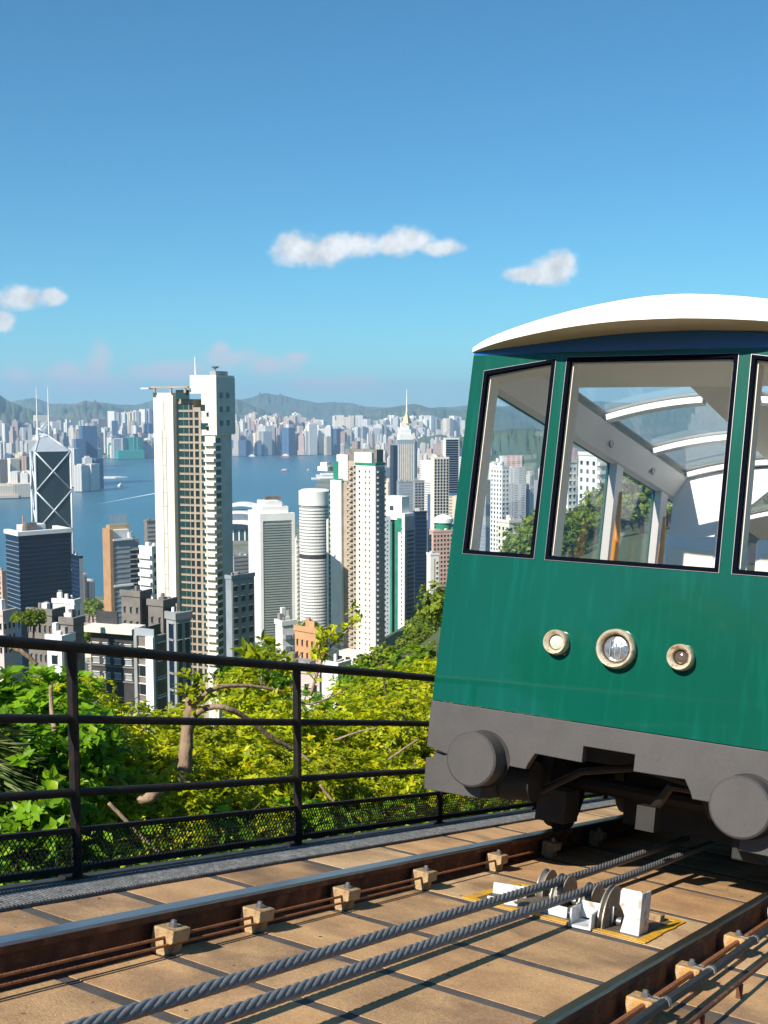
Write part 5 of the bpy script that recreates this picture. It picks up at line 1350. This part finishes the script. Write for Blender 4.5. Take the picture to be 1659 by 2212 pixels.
loose_tree('pale barked pruned tree with two bare curving limbs behind the railing',
  [('trunk', [(398, 1700, 8.4), (401, 1630, 8.4), (404, 1590, 8.4), (409, 1545, 8.4), (412, 1508, 8.4)], [.055, .054, .048, .042, .036]),
   ('branch', [(410, 1545, 8.4), (432, 1508, 8.4), (470, 1486, 8.5), (520, 1481, 8.6), (580, 1487, 8.7), (625, 1500, 8.8)], [.026, .021, .018, .015, .012, .007]),
   ('branch', [(411, 1552, 8.4), (445, 1530, 8.3), (490, 1530, 8.3), (540, 1556, 8.4), (590, 1596, 8.5), (640, 1622, 8.6), (670, 1645, 8.6)], [.026, .024, .021, .020, .018, .014, .008]),
   ('branch', [(565, 1480, 8.7), (560, 1465, 8.7), (548, 1450, 8.7)], [.006, .005, .003])],
  [(430, 1478, 8.5), (415, 1500, 8.4), (440, 1500, 8.5), (402, 1492, 8.4), (545, 1415, 8.8), (560, 1408, 8.8), (575, 1418, 8.8), (612, 1452, 8.8), (600, 1440, 8.8), (548, 1448, 8.7), (625, 1500, 8.8), (590, 1500, 8.7), (530, 1500, 8.7)], lf_yel, .10)
loose_tree('thin leafy sapling reaching above the top rail in front of the white and tan tower',
  [('trunk', [(672, 1500, 10.8), (690, 1440, 10.8), (712, 1400, 10.8), (740, 1372, 10.8), (772, 1338, 10.8)], [.016, .013, .010, .008, .004]),
   ('branch', [(712, 1400, 10.8), (716, 1382, 10.7), (722, 1362, 10.7)], [.006, .005, .003]), ('branch', [(695, 1432, 10.8), (690, 1404, 10.7), (694, 1378, 10.7)], [.006, .005, .003])],
  [(768, 1340, 10.8), (755, 1350, 10.8), (760, 1335, 10.8), (740, 1362, 10.8), (722, 1362, 10.7), (700, 1370, 10.7), (690, 1382, 10.7), (728, 1395, 10.8), (692, 1412, 10.8), (680, 1408, 10.8), (735, 1375, 10.8), (700, 1420, 10.8), (672, 1440, 10.8)], lf_yel, .085, 6)
for pts, rs, lab in [([(20, 1398, 7.6), (50, 1410, 7.6), (80, 1436, 7.6)], [.016, .016, .013], 'pale bent branch above the broad leaved bush'),
                     ([(110, 1480, 7.7), (112, 1530, 7.7), (118, 1580, 7.6)], [.013, .016, .018], 'pale upright stem inside the broad leaved bush'),
                     ([(195, 1655, 7.6), (230, 1672, 7.6), (285, 1705, 7.6)], [.010, .013, .014], 'brown fallen branch leaning across the lower shrubs'),
                     ([(235, 1735, 7.2), (270, 1770, 7.2), (310, 1812, 7.2), (345, 1842, 7.2)], [.012, .014, .013, .010], 'pale dead branch lying behind the mesh panel'),
                     ([(296, 1730, 7.6), (325, 1722, 7.6), (352, 1702, 7.7)], [.02, .045, .028], 'brown stump half hidden under the lower rail'),
                     ([(720, 1600, 10.3), (770, 1582, 10.3), (815, 1572, 10.3)], [.010, .009, .006], 'thin bare twig in the bright shrubs near the tram'),
                     ([(840, 1640, 10.4), (880, 1612, 10.4), (905, 1596, 10.4)], [.012, .010, .006], 'bare brown twig slanting up beside the tram bumper'),
                     ([(620, 1500, 9.4), (660, 1520, 9.4), (700, 1512, 9.4), (745, 1490, 9.5)], [.008, .009, .008, .005], 'long thin twig crossing behind the second post'),
                     ([(690, 1695, 9.6), (715, 1725, 9.6), (745, 1755, 9.6)], [.010, .012, .010], 'short dead branch below the third rail')]:
    tag(limb('branch', pts, rs, bark_m), lab, 'branch')
# fan palm at the left edge
pt = tag(bpy.data.objects.new('palm', None), 'fan palm fronds with narrow pale leaflets at the left end of the railing', 'palm'); col.objects.link(pt)
lf_palm = leaf_mat('leaf_palm', (0.03, 0.075, 0.02), (0.12, 0.17, 0.05), (0.25, 0.26, 0.10), .25)
for k, (u0, v0, u1, v1) in enumerate([(-60, 1600, 40, 1640), (-60, 1640, 52, 1705), (-70, 1560, 30, 1580), (-60, 1680, 40, 1760), (-80, 1620, 20, 1690)]):
    a, b = pix(u0, v0, 7.4), pix(u1, v1, 7.3); n = 26
    ax = (b - a); P = np.array([list(a + ax * (.12 + .8 * i / n) + Vector((0, 0, -.05 * (i / n) ** 2))) for i in range(n) for _ in (0, 1)])
    up = np.array([0, 0, 1.0]); axn = np.array(list(ax.normalized())); sd_ = np.cross(axn, up)
    A = np.array([unit(axn * .9 + (sd_ * .5 + up * .55) * (1 if i % 2 else -1) + NR.normal(0, .08, 3)) for i in range(2 * n)])
    fr = ob('frond', leaf_mesh('frond', P, A, np.tile(up + sd_ * .3, (2 * n, 1)) + NR.normal(0, .1, (2 * n, 3)), NR.uniform(.2, .34, 2 * n), lf_palm, .09, .05), pt)
    MB().tube([a, a + ax * .5 + Vector((0, 0, .03)), b], [.010, .007, .003], 6).build('stalk', bark_m, fr)


# leaf litter and grit blown over the bed
n = 420
tt = np.where(NR.random(n) < .35, NR.uniform(-3.72, -3.53, n), NR.uniform(-3.5, 1.0, n)); ss = NR.uniform(1.5, 9, n)
ok = ~(((tt > -2.92) & (tt < -2.72)) | ((tt > -1.36) & (tt < -1.10)))
tt, ss = tt[ok], ss[ok]; n = len(tt)
P = np.array([list(TM @ Vector((a, b, (-1.2115 if a < -3.52 else GROUND + .002)))) for a, b in zip(tt, ss)])
nv = np.array(list(N)); A = NR.normal(0, 1, (n, 3)); A = unit(A - (A * nv).sum(1, keepdims=True) * nv)
lt = leaf_mat('leaf_litter', (0.10, 0.06, 0.03), (0.32, 0.24, 0.12), (0.5, 0.46, 0.38), .1)
stuff(ob('leaf_litter', leaf_mesh('leaf_litter', P, A, np.tile(nv, (n, 1)), NR.uniform(.008, .03, n), lt, .5, .12)))['label'] = 'dry leaf litter and grit on the slabs'
